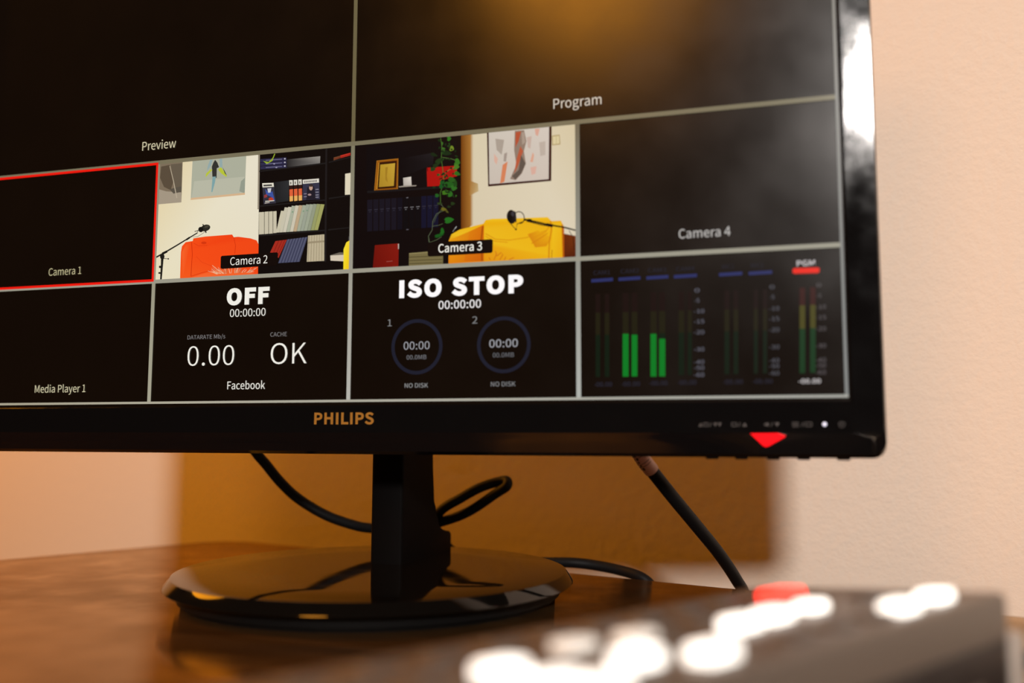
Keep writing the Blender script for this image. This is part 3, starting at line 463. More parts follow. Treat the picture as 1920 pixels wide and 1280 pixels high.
CAMERA_THREE = [
('15,7,8', '958.9,540.8 1203.4,540.8 1205.3,805.8 961.5,807.5'),
('13,8,11', '990.6,550.4 1190.1,552.6 1190.9,650.8 992.3,643.7'),
('13,8,11 30,27,31 22,19,23 13,8,11', '1067.3,581.0 1141.6,574.3 1139.1,600.1 1067.8,620.5'),
('226,212,180 230,216,186 222,206,170 232,218,192 228,214,188 226,210,180', '1218.2,544.8 1327.0,543.5 1439.7,540.4 1437.0,808.1 1301.6,807.1 1219.8,805.3'),
('118,62,10 176,120,52 170,112,44 108,52,6', '1199.4,544.4 1220.0,544.5 1221.2,732.1 1200.9,739.7'),
('176,120,52 226,212,180 226,212,180 170,112,44', '1219.5,544.4 1226.1,544.5 1227.3,730.0 1220.7,732.1'),
('170,116,50 196,166,112 206,180,130 180,130,66', '1218.8,638.9 1236.0,646.6 1237.4,662.0 1219.0,669.6'),
('52,14,12', '1254.5,540.5 1388.3,541.0 1387.2,652.8 1257.6,654.1'),
('214,204,190 220,208,196 216,200,186 210,196,182', '1258.2,543.4 1383.2,542.5 1382.0,648.9 1260.2,649.8'),
('150,128,112', '1312.8,545.5 1332.1,545.8 1336.8,568.6 1331.6,588.4 1335.7,614.0 1327.5,633.0 1314.7,645.6 1303.3,642.2 1309.0,629.5 1316.2,614.9 1311.5,584.1'),
('188,84,54', '1314.6,548.2 1326.0,547.7 1320.8,567.1 1314.1,579.2'),
('192,92,60', '1324.4,577.6 1330.1,588.2 1319.3,617.7 1311.6,632.2 1316.7,602.3'),
('100,86,76', '1325.7,595.5 1335.2,614.0 1326.5,632.2 1314.2,644.6 1307.0,636.9 1320.9,625.4'),
('176,156,140', '1327.0,549.9 1332.1,549.8 1334.7,570.9 1328.0,575.4'),
('222,134,92', '1287.7,612.5 1298.1,606.3 1291.4,647.1 1282.6,649.7'),
('178,164,150', '1272.4,557.6 1290.7,561.8 1285.6,592.0 1275.1,580.8'),
('170,154,142', '1290.8,589.9 1297.3,587.9 1294.7,606.8 1289.5,605.1'),
('226,168,142', '1349.6,592.5 1352.6,597.8 1350.1,612.2 1344.4,611.2'),
('224,170,150', '1353.9,545.3 1364.2,545.8 1360.3,560.6 1355.7,557.6'),
('226,180,160', '1269.9,588.1 1277.8,599.0 1275.2,611.5 1270.0,603.4'),
('206,180,166', '1337.3,561.0 1347.5,559.4 1345.0,584.5 1339.8,581.5'),
('226,178,160', '1344.9,622.4 1357.7,620.9 1355.1,635.8 1347.5,637.7'),
('198,182,168', '1362.8,573.5 1375.5,572.1 1375.5,599.8 1365.3,601.4'),
('176,150,96', '1388.7,562.2 1404.4,561.9 1405.8,581.4 1389.2,581.9'),
('226,210,164', '1390.2,563.9 1403.4,563.6 1404.1,579.7 1390.5,580.2'),
('190,168,112', '1396.9,564.0 1397.4,579.9 1398.1,579.9 1397.7,564.0'),
('172,108,28', '1013.9,580.7 1062.8,580.1 1062.7,646.3 1009.4,645.5'),
('150,84,14', '1015.6,582.4 1061.1,582.0 1061.0,644.6 1011.6,643.5'),
('54,22,6', '1018.5,584.8 1059.5,584.5 1058.7,641.3 1014.4,641.1'),
('206,144,40', '1018.5,584.8 1020.2,584.9 1016.6,641.3 1014.4,641.1'),
('190,152,44 206,166,56 192,150,48 176,136,40', '1022.5,589.9 1055.7,589.5 1053.6,637.2 1020.0,637.3'),
('168,128,36', '1033.9,596.6 1039.5,596.1 1037.6,615.4 1040.0,628.8 1034.3,623.1'),
('196,186,176 232,222,210 200,190,180 180,170,160', '1074.0,622.0 1091.7,620.8 1093.0,639.7 1075.1,640.2'),
('160,148,136', '1064.2,639.1 1075.0,638.3 1104.0,639.5 1102.9,641.5 1065.4,641.3'),
('25,22,24', '993.8,643.2 1190.8,647.0 1190.9,650.8 993.8,648.0'),
('178,18,14', '1125.5,604.7 1141.9,605.1 1190.5,606.0 1191.8,627.7 1161.2,633.1 1152.1,644.8 1127.3,644.2'),
('120,10,10', '1125.5,604.7 1127.7,604.9 1128.9,612.3 1126.7,612.1'),
('24,20,31', '994.1,662.3 1006.0,662.4 1006.6,728.9 995.4,728.8'),
('52,49,62', '996.8,683.1 1004.7,683.1 1004.7,684.7 996.8,684.7'),
('52,49,62', '998.5,687.4 1002.5,687.4 1002.5,688.7 998.6,688.7'),
('24,20,31', '1007.7,662.4 1019.5,662.5 1020.1,729.0 1008.9,728.8'),
('52,49,62', '1010.3,683.2 1018.2,683.2 1018.2,684.8 1010.4,684.8'),
('52,49,62', '1012.1,687.5 1016.0,687.5 1016.1,688.8 1012.1,688.8'),
('24,20,31', '1021.2,662.6 1033.0,662.6 1033.6,729.0 1022.4,728.9'),
('52,49,62', '1023.8,683.3 1031.7,683.3 1031.7,684.9 1023.9,684.8'),
('52,49,62', '1025.6,687.6 1029.5,687.6 1029.5,688.9 1025.6,688.9'),
('24,20,31', '1034.7,662.7 1046.5,662.8 1047.0,729.1 1035.8,728.9'),
('52,49,62', '1037.3,683.4 1045.1,683.4 1045.1,685.0 1037.3,684.9'),
('52,49,62', '1039.0,687.7 1043.0,687.7 1043.0,689.0 1039.1,689.0'),
('24,20,31', '1048.1,662.9 1059.8,662.9 1060.3,729.1 1049.2,729.0'),
('52,49,62', '1050.7,683.5 1058.5,683.5 1058.5,685.0 1050.7,685.0'),
('52,49,62', '1052.4,687.8 1056.3,687.8 1056.3,689.1 1052.5,689.1'),
('17,14,25', '1061.5,663.0 1073.2,663.0 1073.6,729.2 1062.5,729.0'),
('52,49,62', '1064.0,683.5 1071.8,683.6 1071.8,685.1 1064.1,685.1'),
('52,49,62', '1065.8,687.8 1069.6,687.9 1069.7,689.2 1065.8,689.1'),
('12,9,13', '1074.8,663.1 1086.4,663.2 1086.8,729.2 1075.8,729.1'),
('120,117,120', '1077.3,683.6 1085.1,683.7 1085.1,685.2 1077.4,685.2'),
('120,117,120', '1079.0,687.9 1082.9,687.9 1082.9,689.2 1079.1,689.2'),
('12,9,13', '1088.1,663.3 1099.7,663.3 1100.0,729.3 1089.0,729.1'),
('120,117,120', '1090.6,683.7 1098.3,683.8 1098.3,685.3 1090.6,685.3'),
('120,117,120', '1092.3,688.0 1096.1,688.0 1096.1,689.3 1092.3,689.3'),
('12,9,13', '1101.3,663.4 1112.8,663.4 1113.1,729.3 1102.1,729.2'),
('120,117,120', '1103.8,683.8 1111.4,683.8 1111.4,685.4 1103.8,685.4'),
('120,117,120', '1105.5,688.1 1109.3,688.1 1109.3,689.4 1105.5,689.4'),
('18,18,42', '1114.5,663.5 1125.9,663.6 1126.1,729.4 1115.3,729.2'),
('52,49,62', '1116.9,683.9 1124.5,683.9 1124.5,685.5 1116.9,685.5'),
('52,49,62', '1118.6,688.2 1122.4,688.2 1122.4,689.5 1118.6,689.5'),
('18,18,42', '1127.6,663.6 1139.0,663.7 1139.2,729.5 1128.3,729.3'),
('52,49,62', '1130.0,684.0 1137.6,684.0 1137.6,685.6 1130.0,685.6'),
('52,49,62', '1131.7,688.3 1135.5,688.3 1135.5,689.6 1131.7,689.5'),
('18,18,42', '1140.6,663.8 1152.0,663.8 1152.1,729.5 1141.3,729.3'),
('52,49,62', '1143.0,684.1 1150.6,684.1 1150.6,685.7 1143.0,685.6'),
('52,49,62', '1144.7,688.3 1148.5,688.3 1148.5,689.6 1144.7,689.6'),
('110,106,112', '1081.7,663.4 1086.2,663.2 1086.2,665.0 1081.8,665.2'),
('90,86,96', '1082.7,729.5 1087.6,729.6 1087.6,731.4 1082.7,731.3'),
('120,20,10 138,26,16 132,22,12 112,14,8', '1013.1,758.6 1066.5,758.0 1066.1,806.6 1009.4,805.8'),
('206,190,180', '1064.6,759.0 1066.8,758.6 1067.0,768.9 1065.3,770.1'),
('170,90,80', '1039.4,793.8 1053.2,793.3 1053.2,794.3 1039.4,794.9'),
('124,112,72', '1089.4,779.5 1133.5,778.3 1163.2,787.1 1163.3,805.4 1089.2,806.2'),
('72,62,34', '1089.5,788.4 1127.7,788.9 1162.7,789.7 1162.6,788.5 1127.6,787.6 1089.5,787.1'),
('72,62,34', '1089.6,795.6 1127.7,796.0 1162.7,796.9 1162.7,795.6 1127.7,794.8 1089.6,794.3'),
('72,62,34', '1089.7,802.0 1127.8,802.4 1162.8,803.2 1162.7,802.0 1127.8,801.1 1089.6,800.7'),
('150,138,92', '1089.5,781.5 1133.0,780.9 1132.9,778.8 1089.3,779.5'),
('70,110,40', '1154.8,545.5 1157.6,562.7 1156.8,588.6 1160.3,612.4 1163.2,638.3 1155.3,658.4 1156.1,681.7 1157.4,681.8 1156.7,658.7 1164.6,638.6 1161.6,612.3 1158.2,588.7 1159.0,562.8 1156.1,545.5'),
('90,120,60', '1159.3,586.7 1176.8,590.8 1190.3,595.9 1190.6,594.9 1177.1,589.8 1159.4,585.7'),
('120,130,60', '1161.4,623.1 1174.8,613.9 1188.1,608.6 1187.6,607.6 1174.2,613.0 1160.7,622.3'),
('96,106,80', '1156.3,682.1 1166.6,695.1 1148.0,701.4 1139.8,716.5 1138.7,734.4 1130.7,746.8 1132.2,759.9 1133.3,759.8 1131.8,747.1 1139.7,734.8 1140.9,716.8 1148.7,702.2 1167.6,695.6 1157.2,681.5'),
('90,100,70', '1140.5,727.4 1154.1,726.2 1162.2,723.6 1161.9,722.9 1153.9,725.4 1140.4,726.6'),
('86,96,66', '1130.7,747.0 1133.9,760.4 1149.1,756.2 1159.9,750.4 1159.3,749.5 1148.6,755.2 1134.3,759.5 1131.8,746.9'),
('80,90,70', '1158.7,693.3 1148.0,706.7 1142.7,719.3 1143.5,719.6 1148.7,707.1 1159.4,693.8'),
('48,117,31', '1178.6,549.2 1176.2,545.2 1173.4,543.0 1170.8,543.3 1169.6,546.1 1170.8,548.3 1169.6,550.7 1171.3,553.4 1173.9,553.8 1176.5,551.9'),
('117,140,39', '1184.9,572.3 1183.9,567.4 1181.6,564.3 1178.6,563.6 1176.3,565.9 1176.7,568.5 1174.5,570.4 1175.3,573.7 1178.0,575.1 1181.6,574.2'),
('54,117,31', '1198.1,601.4 1195.9,594.9 1192.7,591.1 1189.0,591.1 1186.6,594.9 1187.6,598.5 1185.3,601.7 1186.9,606.2 1190.4,607.2 1194.5,604.9'),
('74,124,35', '1197.0,609.1 1193.8,604.7 1189.9,602.4 1186.4,602.7 1184.7,605.6 1186.3,608.1 1184.7,610.6 1187.0,613.6 1190.6,614.0 1194.1,612.0'),
('45,109,28', '1199.1,625.9 1196.6,621.5 1192.9,618.3 1188.8,617.0 1186.1,618.4 1187.2,620.7 1184.7,621.7 1186.6,624.7 1190.5,626.5 1195.0,626.6'),
('28,54,21', '1160.6,588.1 1154.1,587.7 1148.3,589.5 1144.4,593.0 1144.4,596.8 1147.7,597.2 1147.4,600.7 1151.9,600.8 1156.2,597.8 1159.0,593.0'),
('26,49,20', '1152.8,599.1 1147.8,597.8 1143.0,598.2 1139.6,600.4 1139.1,603.3 1141.6,604.2 1141.0,606.8 1144.5,607.6 1148.2,605.9 1151.0,602.6'),
('21,40,18', '1150.0,583.3 1146.7,579.3 1142.1,576.0 1137.3,574.3 1134.5,575.1 1136.0,577.2 1133.3,577.6 1135.9,580.5 1140.5,582.6 1145.6,583.3'),
('31,62,26', '1145.8,610.0 1142.5,606.6 1138.6,604.8 1135.0,604.9 1133.3,607.1 1134.9,609.0 1133.2,610.9 1135.7,613.2 1139.3,613.6 1142.8,612.1'),
('23,46,20', '1180.4,581.2 1175.2,576.0 1168.6,572.4 1162.1,571.3 1158.6,573.3 1161.0,576.1 1157.6,577.7 1161.5,581.3 1167.8,583.1 1174.6,582.6'),
('40,93,28', '1190.7,638.9 1187.3,633.5 1182.4,629.4 1177.0,627.7 1173.6,629.2 1175.1,632.1 1171.9,633.3 1174.4,637.1 1179.5,639.4 1185.4,639.7'),
('23,85,31', '1166.2,644.1 1164.2,636.6 1161.0,632.3 1157.3,632.5 1154.8,637.1 1155.6,641.2 1153.2,645.1 1154.8,650.2 1158.3,651.3 1162.4,648.4'),
('34,93,28', '1192.7,647.4 1185.4,641.8 1176.6,638.1 1168.1,637.4 1163.9,640.1 1167.4,643.2 1163.2,645.4 1168.6,649.3 1176.9,650.8 1185.5,649.6'),
('46,109,34', '1192.7,652.6 1188.8,648.1 1184.2,645.7 1180.1,646.0 1178.1,649.0 1180.0,651.4 1178.0,653.9 1180.9,656.9 1185.0,657.4 1189.2,655.4'),
('65,117,28', '1178.1,658.7 1172.5,656.1 1166.4,655.1 1161.1,656.1 1159.0,658.6 1161.7,660.1 1159.5,662.4 1163.5,664.1 1169.0,663.7 1174.0,661.5'),
('31,93,31', '1154.7,665.1 1152.0,662.1 1148.8,660.5 1145.8,660.7 1144.5,662.7 1145.8,664.3 1144.4,666.0 1146.4,668.0 1149.3,668.3 1152.2,667.0'),
('45,109,31', '1183.6,666.9 1182.1,661.5 1179.2,657.9 1175.7,657.1 1172.9,659.5 1173.5,662.4 1171.0,664.4 1172.1,668.1 1175.4,669.6 1179.6,668.7'),
('31,74,24', '1192.1,644.3 1191.0,638.8 1189.0,635.7 1186.7,635.9 1185.0,639.4 1185.4,642.4 1183.8,645.4 1184.7,649.1 1186.9,649.8 1189.6,647.6'),
('34,54,23', '1188.4,684.2 1185.7,681.6 1182.6,680.2 1179.7,680.3 1178.4,682.0 1179.6,683.5 1178.3,684.9 1180.3,686.7 1183.1,686.9 1186.0,685.8'),
('31,46,23', '1179.9,689.9 1177.5,688.1 1174.7,687.0 1172.1,687.1 1170.9,688.3 1172.0,689.3 1170.8,690.3 1172.6,691.6 1175.2,691.9 1177.7,691.1'),
('46,62,31', '1161.4,682.2 1158.1,680.3 1154.3,679.1 1150.7,679.1 1149.0,680.3 1150.6,681.4 1148.9,682.4 1151.3,683.7 1154.9,684.0 1158.5,683.3'),
('109,101,31', '1170.9,695.7 1167.8,692.5 1163.8,690.4 1160.0,689.8 1157.9,691.1 1159.3,692.8 1157.2,693.9 1159.5,696.1 1163.3,697.1 1167.4,696.7'),
('85,85,31', '1174.3,702.3 1173.6,699.9 1172.2,697.8 1170.3,696.5 1168.8,696.5 1169.1,697.7 1167.7,697.6 1168.2,699.3 1169.9,700.8 1172.2,701.8'),
('35,109,31', '1186.4,716.1 1180.1,712.2 1173.2,710.7 1167.3,712.0 1165.1,715.6 1168.2,717.8 1165.9,720.9 1170.5,723.5 1176.5,723.0 1182.1,719.9'),
('28,101,28', '1165.4,741.3 1164.1,735.1 1161.8,731.6 1159.1,731.9 1157.2,735.9 1157.7,739.2 1155.9,742.6 1156.9,746.8 1159.4,747.6 1162.5,745.0'),
('23,85,26', '1165.1,745.1 1159.0,743.8 1152.2,743.9 1146.4,745.4 1144.1,747.7 1147.1,748.5 1144.8,750.6 1149.2,751.4 1155.1,750.3 1160.6,747.8'),
('23,46,23', '1146.5,647.6 1144.4,645.7 1141.9,644.6 1139.7,644.7 1138.6,645.9 1139.6,647.0 1138.5,648.0 1140.1,649.3 1142.4,649.5 1144.6,648.7'),
('39,70,31', '1155.8,622.4 1153.6,620.5 1151.2,619.4 1148.9,619.5 1147.8,620.7 1148.8,621.8 1147.8,622.8 1149.3,624.1 1151.6,624.3 1153.9,623.6'),
('46,85,31', '1167.4,575.0 1166.2,572.3 1164.2,570.0 1161.8,568.8 1160.1,569.2 1160.5,570.6 1158.9,570.8 1159.8,572.7 1162.1,574.2 1164.8,574.9'),
('20,42,18', '1152.0,568.8 1153.9,567.9 1155.2,566.4 1155.6,564.6 1154.8,563.5 1153.8,563.9 1153.2,562.7 1152.0,563.5 1151.3,565.1 1151.5,567.0'),
('20,42,18', '1164.7,590.9 1167.1,591.8 1169.8,592.1 1172.3,591.7 1173.3,590.9 1172.1,590.4 1173.1,589.6 1171.3,589.0 1168.9,589.2 1166.6,590.0'),
('20,42,18', '1176.8,572.0 1178.5,573.2 1180.2,573.7 1181.6,573.3 1182.0,572.1 1181.2,571.5 1181.6,570.5 1180.4,569.7 1179.0,569.8 1177.8,570.8'),
('24,52,20', '1157.6,621.3 1160.3,622.6 1163.3,623.1 1165.7,622.4 1166.5,620.9 1165.1,620.1 1166.0,618.7 1164.0,617.8 1161.5,618.2 1159.3,619.6'),
('20,42,18', '1170.7,649.6 1171.8,647.0 1171.7,644.2 1170.6,641.9 1168.9,641.2 1168.3,642.4 1166.8,641.6 1166.1,643.5 1166.9,645.9 1168.7,648.0'),
('20,42,18', '1172.6,592.8 1174.7,594.1 1176.7,594.4 1178.0,593.7 1178.2,592.2 1177.2,591.5 1177.4,590.2 1176.0,589.3 1174.4,589.7 1173.3,591.1'),
('20,42,18', '1175.9,611.2 1178.1,612.2 1180.1,612.3 1181.4,611.4 1181.6,610.0 1180.5,609.4 1180.7,608.2 1179.2,607.6 1177.6,608.1 1176.6,609.6'),
('20,42,18', '1168.7,666.2 1170.5,667.3 1172.2,667.6 1173.6,667.1 1173.8,665.8 1173.0,665.2 1173.3,664.1 1172.0,663.4 1170.6,663.7 1169.5,664.9'),
('20,42,18', '1165.9,564.1 1167.6,562.5 1168.6,560.5 1168.6,558.5 1167.6,557.3 1166.6,558.0 1165.7,556.9 1164.6,558.0 1164.3,560.0 1164.9,562.2'),
('20,42,18', '1171.1,575.7 1169.8,573.6 1168.0,572.1 1166.1,571.6 1164.9,572.4 1165.4,573.5 1164.3,574.0 1165.2,575.5 1167.1,576.2 1169.2,576.1'),
('20,42,18', '1158.2,624.8 1160.1,624.2 1161.3,623.2 1161.5,621.9 1160.6,620.9 1159.7,621.1 1158.9,620.1 1157.7,620.6 1157.2,621.8 1157.5,623.3'),
('58,108,36', '1166.5,568.9 1164.4,567.0 1161.7,565.8 1159.2,565.5 1158.0,566.4 1159.0,567.4 1157.7,568.1 1159.3,569.4 1161.7,569.9 1164.3,569.6'),
('30,66,24', '1177.7,663.0 1177.7,660.8 1177.1,658.4 1176.0,656.4 1175.0,655.7 1174.9,656.7 1173.9,656.0 1173.9,657.5 1174.9,659.6 1176.3,661.5'),
('20,42,18', '1151.8,631.4 1154.5,631.7 1157.4,631.3 1159.9,630.5 1160.8,629.4 1159.5,629.2 1160.4,628.3 1158.5,628.1 1155.9,628.8 1153.6,630.1'),
('20,42,18', '1163.3,574.1 1161.6,572.4 1159.5,571.5 1157.6,571.5 1156.7,572.6 1157.5,573.5 1156.6,574.4 1157.9,575.5 1159.8,575.7 1161.8,575.1'),
('30,66,24', '1176.4,565.8 1175.0,564.0 1173.0,562.7 1171.0,562.1 1169.9,562.6 1170.5,563.6 1169.4,564.0 1170.5,565.2 1172.4,565.9 1174.5,566.0'),
('20,42,18', '1163.0,647.0 1164.1,645.1 1164.3,643.1 1163.7,641.3 1162.4,640.6 1161.8,641.5 1160.6,640.8 1159.9,642.1 1160.3,644.0 1161.6,645.7'),
('30,66,24', '1159.7,594.7 1161.5,593.5 1163.0,591.8 1163.8,589.9 1163.6,588.7 1162.7,589.2 1162.6,588.0 1161.4,588.9 1160.4,590.7 1159.9,592.8'),
('58,108,36', '1183.5,614.9 1185.3,614.6 1186.7,613.8 1187.4,612.5 1187.0,611.5 1186.1,611.5 1185.9,610.5 1184.6,610.8 1183.8,611.9 1183.5,613.4'),
('20,42,18', '1181.7,657.3 1181.6,655.1 1180.8,653.5 1179.5,653.0 1178.2,653.8 1178.2,655.0 1177.0,655.6 1177.1,657.1 1178.3,657.9 1180.0,657.9'),
('20,42,18', '1154.9,553.7 1155.1,551.3 1154.5,549.0 1153.0,547.5 1151.4,547.4 1151.2,548.6 1149.7,548.4 1149.6,550.1 1150.8,551.8 1152.8,553.0'),
('24,52,20', '1194.0,588.0 1192.3,586.4 1190.2,585.1 1188.0,584.5 1186.8,584.9 1187.6,585.7 1186.4,586.0 1187.6,587.1 1189.8,587.9 1192.0,588.1'),
('20,42,18', '1167.0,618.8 1168.9,618.8 1170.4,618.1 1171.0,617.0 1170.6,615.9 1169.6,615.8 1169.3,614.8 1168.0,614.8 1167.1,615.8 1166.9,617.3'),
('30,66,24', '1166.6,660.2 1168.4,658.7 1169.7,656.6 1170.2,654.4 1169.7,653.1 1168.7,653.8 1168.3,652.5 1167.1,653.6 1166.4,655.7 1166.3,658.1'),
('58,108,36', '1152.9,624.6 1154.0,623.5 1154.6,622.0 1154.6,620.6 1153.9,619.9 1153.3,620.4 1152.8,619.6 1152.1,620.5 1151.9,621.8 1152.3,623.3'),
('30,66,24', '1175.1,566.0 1176.0,563.7 1176.3,560.8 1175.9,558.2 1174.9,557.0 1174.4,558.1 1173.6,556.9 1173.0,558.6 1173.2,561.2 1174.0,563.9'),
('24,52,20', '1182.4,624.7 1184.2,624.1 1185.4,623.0 1185.5,621.6 1184.7,620.6 1183.7,620.9 1183.0,620.0 1181.7,620.5 1181.3,621.7 1181.7,623.3'),
('24,52,20', '1165.6,631.9 1167.3,630.3 1168.2,628.2 1168.2,626.1 1167.3,624.9 1166.4,625.7 1165.5,624.5 1164.4,625.7 1164.1,627.8 1164.7,630.0'),
('20,42,18', '1166.8,659.5 1169.5,660.8 1172.5,661.3 1175.2,660.9 1176.3,659.8 1175.0,659.0 1176.1,658.0 1174.1,657.1 1171.5,657.3 1168.9,658.2'),
('20,42,18', '1174.9,571.9 1176.2,569.9 1176.8,567.4 1176.5,565.0 1175.4,563.8 1174.6,564.8 1173.7,563.7 1172.8,565.2 1172.9,567.5 1173.8,569.9'),
('20,42,18', '1173.4,630.0 1172.5,627.8 1170.9,625.6 1169.1,624.0 1167.8,623.6 1168.2,624.7 1166.9,624.3 1167.7,625.9 1169.4,627.6 1171.5,629.0'),
('24,52,20', '1152.8,668.7 1154.4,666.8 1155.7,664.3 1156.4,661.9 1156.1,660.5 1155.2,661.3 1155.0,660.0 1153.9,661.4 1153.0,663.8 1152.8,666.4'),
('24,52,20', '1172.7,626.2 1171.8,624.4 1170.3,622.7 1168.6,621.6 1167.4,621.6 1167.8,622.6 1166.7,622.5 1167.5,623.8 1169.1,625.0 1171.0,625.7'),
('58,108,36', '1159.5,561.6 1160.8,559.6 1161.3,557.2 1160.8,554.9 1159.6,553.9 1158.9,554.8 1157.8,553.8 1157.0,555.3 1157.1,557.5 1158.2,559.8'),
('20,42,18', '1164.6,634.5 1162.9,632.6 1160.9,631.6 1159.1,631.7 1158.2,632.8 1159.0,633.8 1158.1,634.8 1159.3,636.1 1161.2,636.3 1163.0,635.6'),
('24,52,20', '1186.2,672.4 1186.0,669.9 1185.1,667.2 1183.8,664.9 1182.5,664.1 1182.6,665.3 1181.4,664.5 1181.6,666.3 1182.8,668.6 1184.5,670.7'),
('30,66,24', '1163.7,578.9 1162.6,577.3 1161.2,576.1 1159.6,575.6 1158.6,576.0 1159.1,576.9 1158.1,577.2 1158.9,578.3 1160.4,579.0 1162.1,579.1'),
('58,108,36', '1188.9,670.7 1190.2,670.0 1191.2,668.9 1191.7,667.6 1191.3,666.7 1190.6,667.0 1190.3,666.2 1189.3,666.7 1188.8,667.9 1188.7,669.4'),
('20,42,18', '1187.6,579.3 1188.8,578.0 1189.5,576.3 1189.4,574.7 1188.6,573.8 1187.9,574.4 1187.2,573.5 1186.3,574.5 1186.2,576.1 1186.8,577.8'),
('150,150,150', '1184.1,741.5 1188.3,735.4 1191.9,731.1 1191.1,730.4 1187.4,734.8 1183.1,740.9'),
('190,190,190', '1189.0,735.6 1192.2,731.7 1190.9,730.7 1187.7,734.6'),
('110,40,6 120,50,8 80,24,6 90,30,6', '1412.1,759.0 1436.8,765.4 1437.0,807.4 1411.2,807.5'),
('232,130,16 240,160,20 248,196,34 246,190,26 246,182,16 246,182,16 250,200,30 250,200,30 250,200,30 246,182,16 246,182,16 248,190,20 248,190,20 238,164,14', '1175.1,806.0 1175.2,758.5 1181.0,746.1 1198.2,737.8 1248.5,728.8 1252.7,722.0 1266.5,720.4 1327.1,722.9 1379.8,724.4 1387.8,732.8 1406.5,733.1 1412.2,744.8 1412.4,807.0'),
('232,132,14 226,116,10 214,100,8 228,120,12', '1219.4,742.6 1249.6,730.9 1249.4,804.3 1197.4,803.6'),
('240,160,18 232,140,16 228,126,12 236,140,14', '1180.0,756.3 1219.4,742.6 1208.0,804.2 1178.8,804.7'),
('180,84,6', '1245.1,733.4 1242.1,761.2 1243.9,804.1 1247.6,804.2 1245.8,761.5 1248.8,734.1'),
('226,150,14', '1252.3,750.0 1272.9,762.6 1301.6,766.1 1337.5,763.2 1378.0,751.6 1377.4,749.9 1337.1,761.5 1301.5,764.4 1273.4,761.0 1253.2,748.5'),
('222,140,12', '1252.0,754.8 1270.4,766.0 1298.9,770.2 1299.0,769.0 1270.7,764.8 1252.6,753.7'),
('226,140,14 240,170,16 243,176,16 228,144,12', '1339.8,755.8 1360.1,749.6 1387.7,764.9 1377.6,781.6 1355.0,782.7'),
('232,150,14', '1352.8,763.6 1375.7,755.0 1387.2,738.2 1385.8,737.2 1374.6,753.6 1352.1,762.0'),
('220,130,12', '1347.8,775.5 1368.0,764.4 1380.6,756.5 1379.8,755.2 1367.2,763.1 1347.0,774.2'),
('214,120,10', '1384.8,732.8 1386.7,750.0 1382.2,774.3 1381.1,806.3 1383.1,806.5 1384.1,774.7 1388.7,750.2 1386.8,732.7'),
('250,200,30 248,190,20 244,176,14 248,192,22', '1390.3,737.9 1406.5,736.5 1407.9,805.3 1387.6,806.2'),
('190,90,10', '1408.2,739.1 1412.6,746.8 1412.9,806.6 1409.4,806.4'),
('160,70,6', '1388.1,806.3 1389.4,789.7 1388.4,789.5 1387.1,806.1'),
('206,90,20', '1271.3,803.2 1276.5,790.9 1273.8,785.4 1272.6,785.8 1275.2,790.6 1270.1,802.7'),
('206,90,20', '1276.2,796.3 1286.5,789.3 1285.7,788.3 1275.4,795.2'),
('206,90,20', '1282.9,803.9 1289.3,794.2 1288.0,791.1 1286.9,791.6 1288.1,793.7 1281.8,803.2'),
('206,90,20', '1301.9,805.2 1312.1,800.7 1311.5,799.6 1301.3,804.0'),
('206,90,20', '1263.5,802.3 1260.9,797.2 1259.7,797.7 1262.3,802.8'),
('206,90,20', '1291.9,805.6 1295.7,798.3 1294.6,797.7 1290.8,805.0'),
('22,14,12', '1331.9,728.0 1344.5,730.7 1377.4,740.2 1412.3,748.2 1437.0,756.0 1437.7,753.4 1413.0,745.3 1378.0,737.1 1345.3,727.4 1332.5,724.4'),
('22,14,12', '1337.0,730.5 1367.4,739.9 1387.6,744.2 1387.9,742.2 1367.9,738.0 1337.5,728.6'),
('14,9,8', '1377.1,742.0 1389.6,745.3 1390.8,739.5 1378.3,736.2'),
('14,9,8', '1339.5,730.4 1347.1,731.9 1347.8,726.5 1340.2,725.0'),
('40,18,6', '1422.0,753.8 1429.8,767.6 1432.1,792.1 1433.3,792.0 1431.0,767.4 1423.1,753.3'),
('22,14,12', '1313.9,715.5 1315.9,712.6 1318.6,710.9 1321.7,710.5 1324.9,711.3 1327.9,713.4 1330.2,716.5 1331.6,720.3 1331.8,724.2 1331.0,727.7 1329.0,730.5 1326.4,732.2 1323.1,732.7 1323.4,734.4 1327.1,733.9 1330.3,731.8 1332.6,728.5 1333.6,724.4 1333.3,720.0 1331.8,715.8 1329.1,712.2 1325.6,709.8 1321.7,708.7 1317.8,709.2 1314.6,711.3 1312.4,714.5'),
('22,14,12', '1303.5,732.3 1315.5,745.9 1318.9,734.4 1332.4,730.4 1331.9,729.0 1317.8,733.2 1315.6,744.4 1304.6,731.4'),
('22,14,12', '1317.6,744.7 1317.0,746.1 1315.6,746.6 1314.1,745.9 1313.5,744.5 1314.1,743.1 1315.6,742.6 1317.0,743.3'),
('26,20,20', '1316.3,718.7 1316.1,724.1 1314.5,728.7 1311.7,731.9 1308.1,733.1 1304.3,732.1 1300.8,729.2 1298.2,724.7 1296.8,719.4 1297.0,713.9 1298.6,709.3 1301.4,706.1 1305.0,704.9 1308.9,705.9 1312.4,708.8 1315.0,713.3'),
('58,56,62', '1312.7,713.0 1312.3,716.0 1310.8,717.9 1308.5,718.0 1306.6,716.2 1305.6,713.3 1305.9,710.3 1307.5,708.4 1309.7,708.3 1311.7,710.1'),
('12,9,9', '1308.1,722.7 1307.8,727.7 1305.8,730.9 1303.0,731.0 1300.3,728.0 1298.9,723.0 1299.2,717.9 1301.2,714.7 1304.0,714.6 1306.7,717.7'),
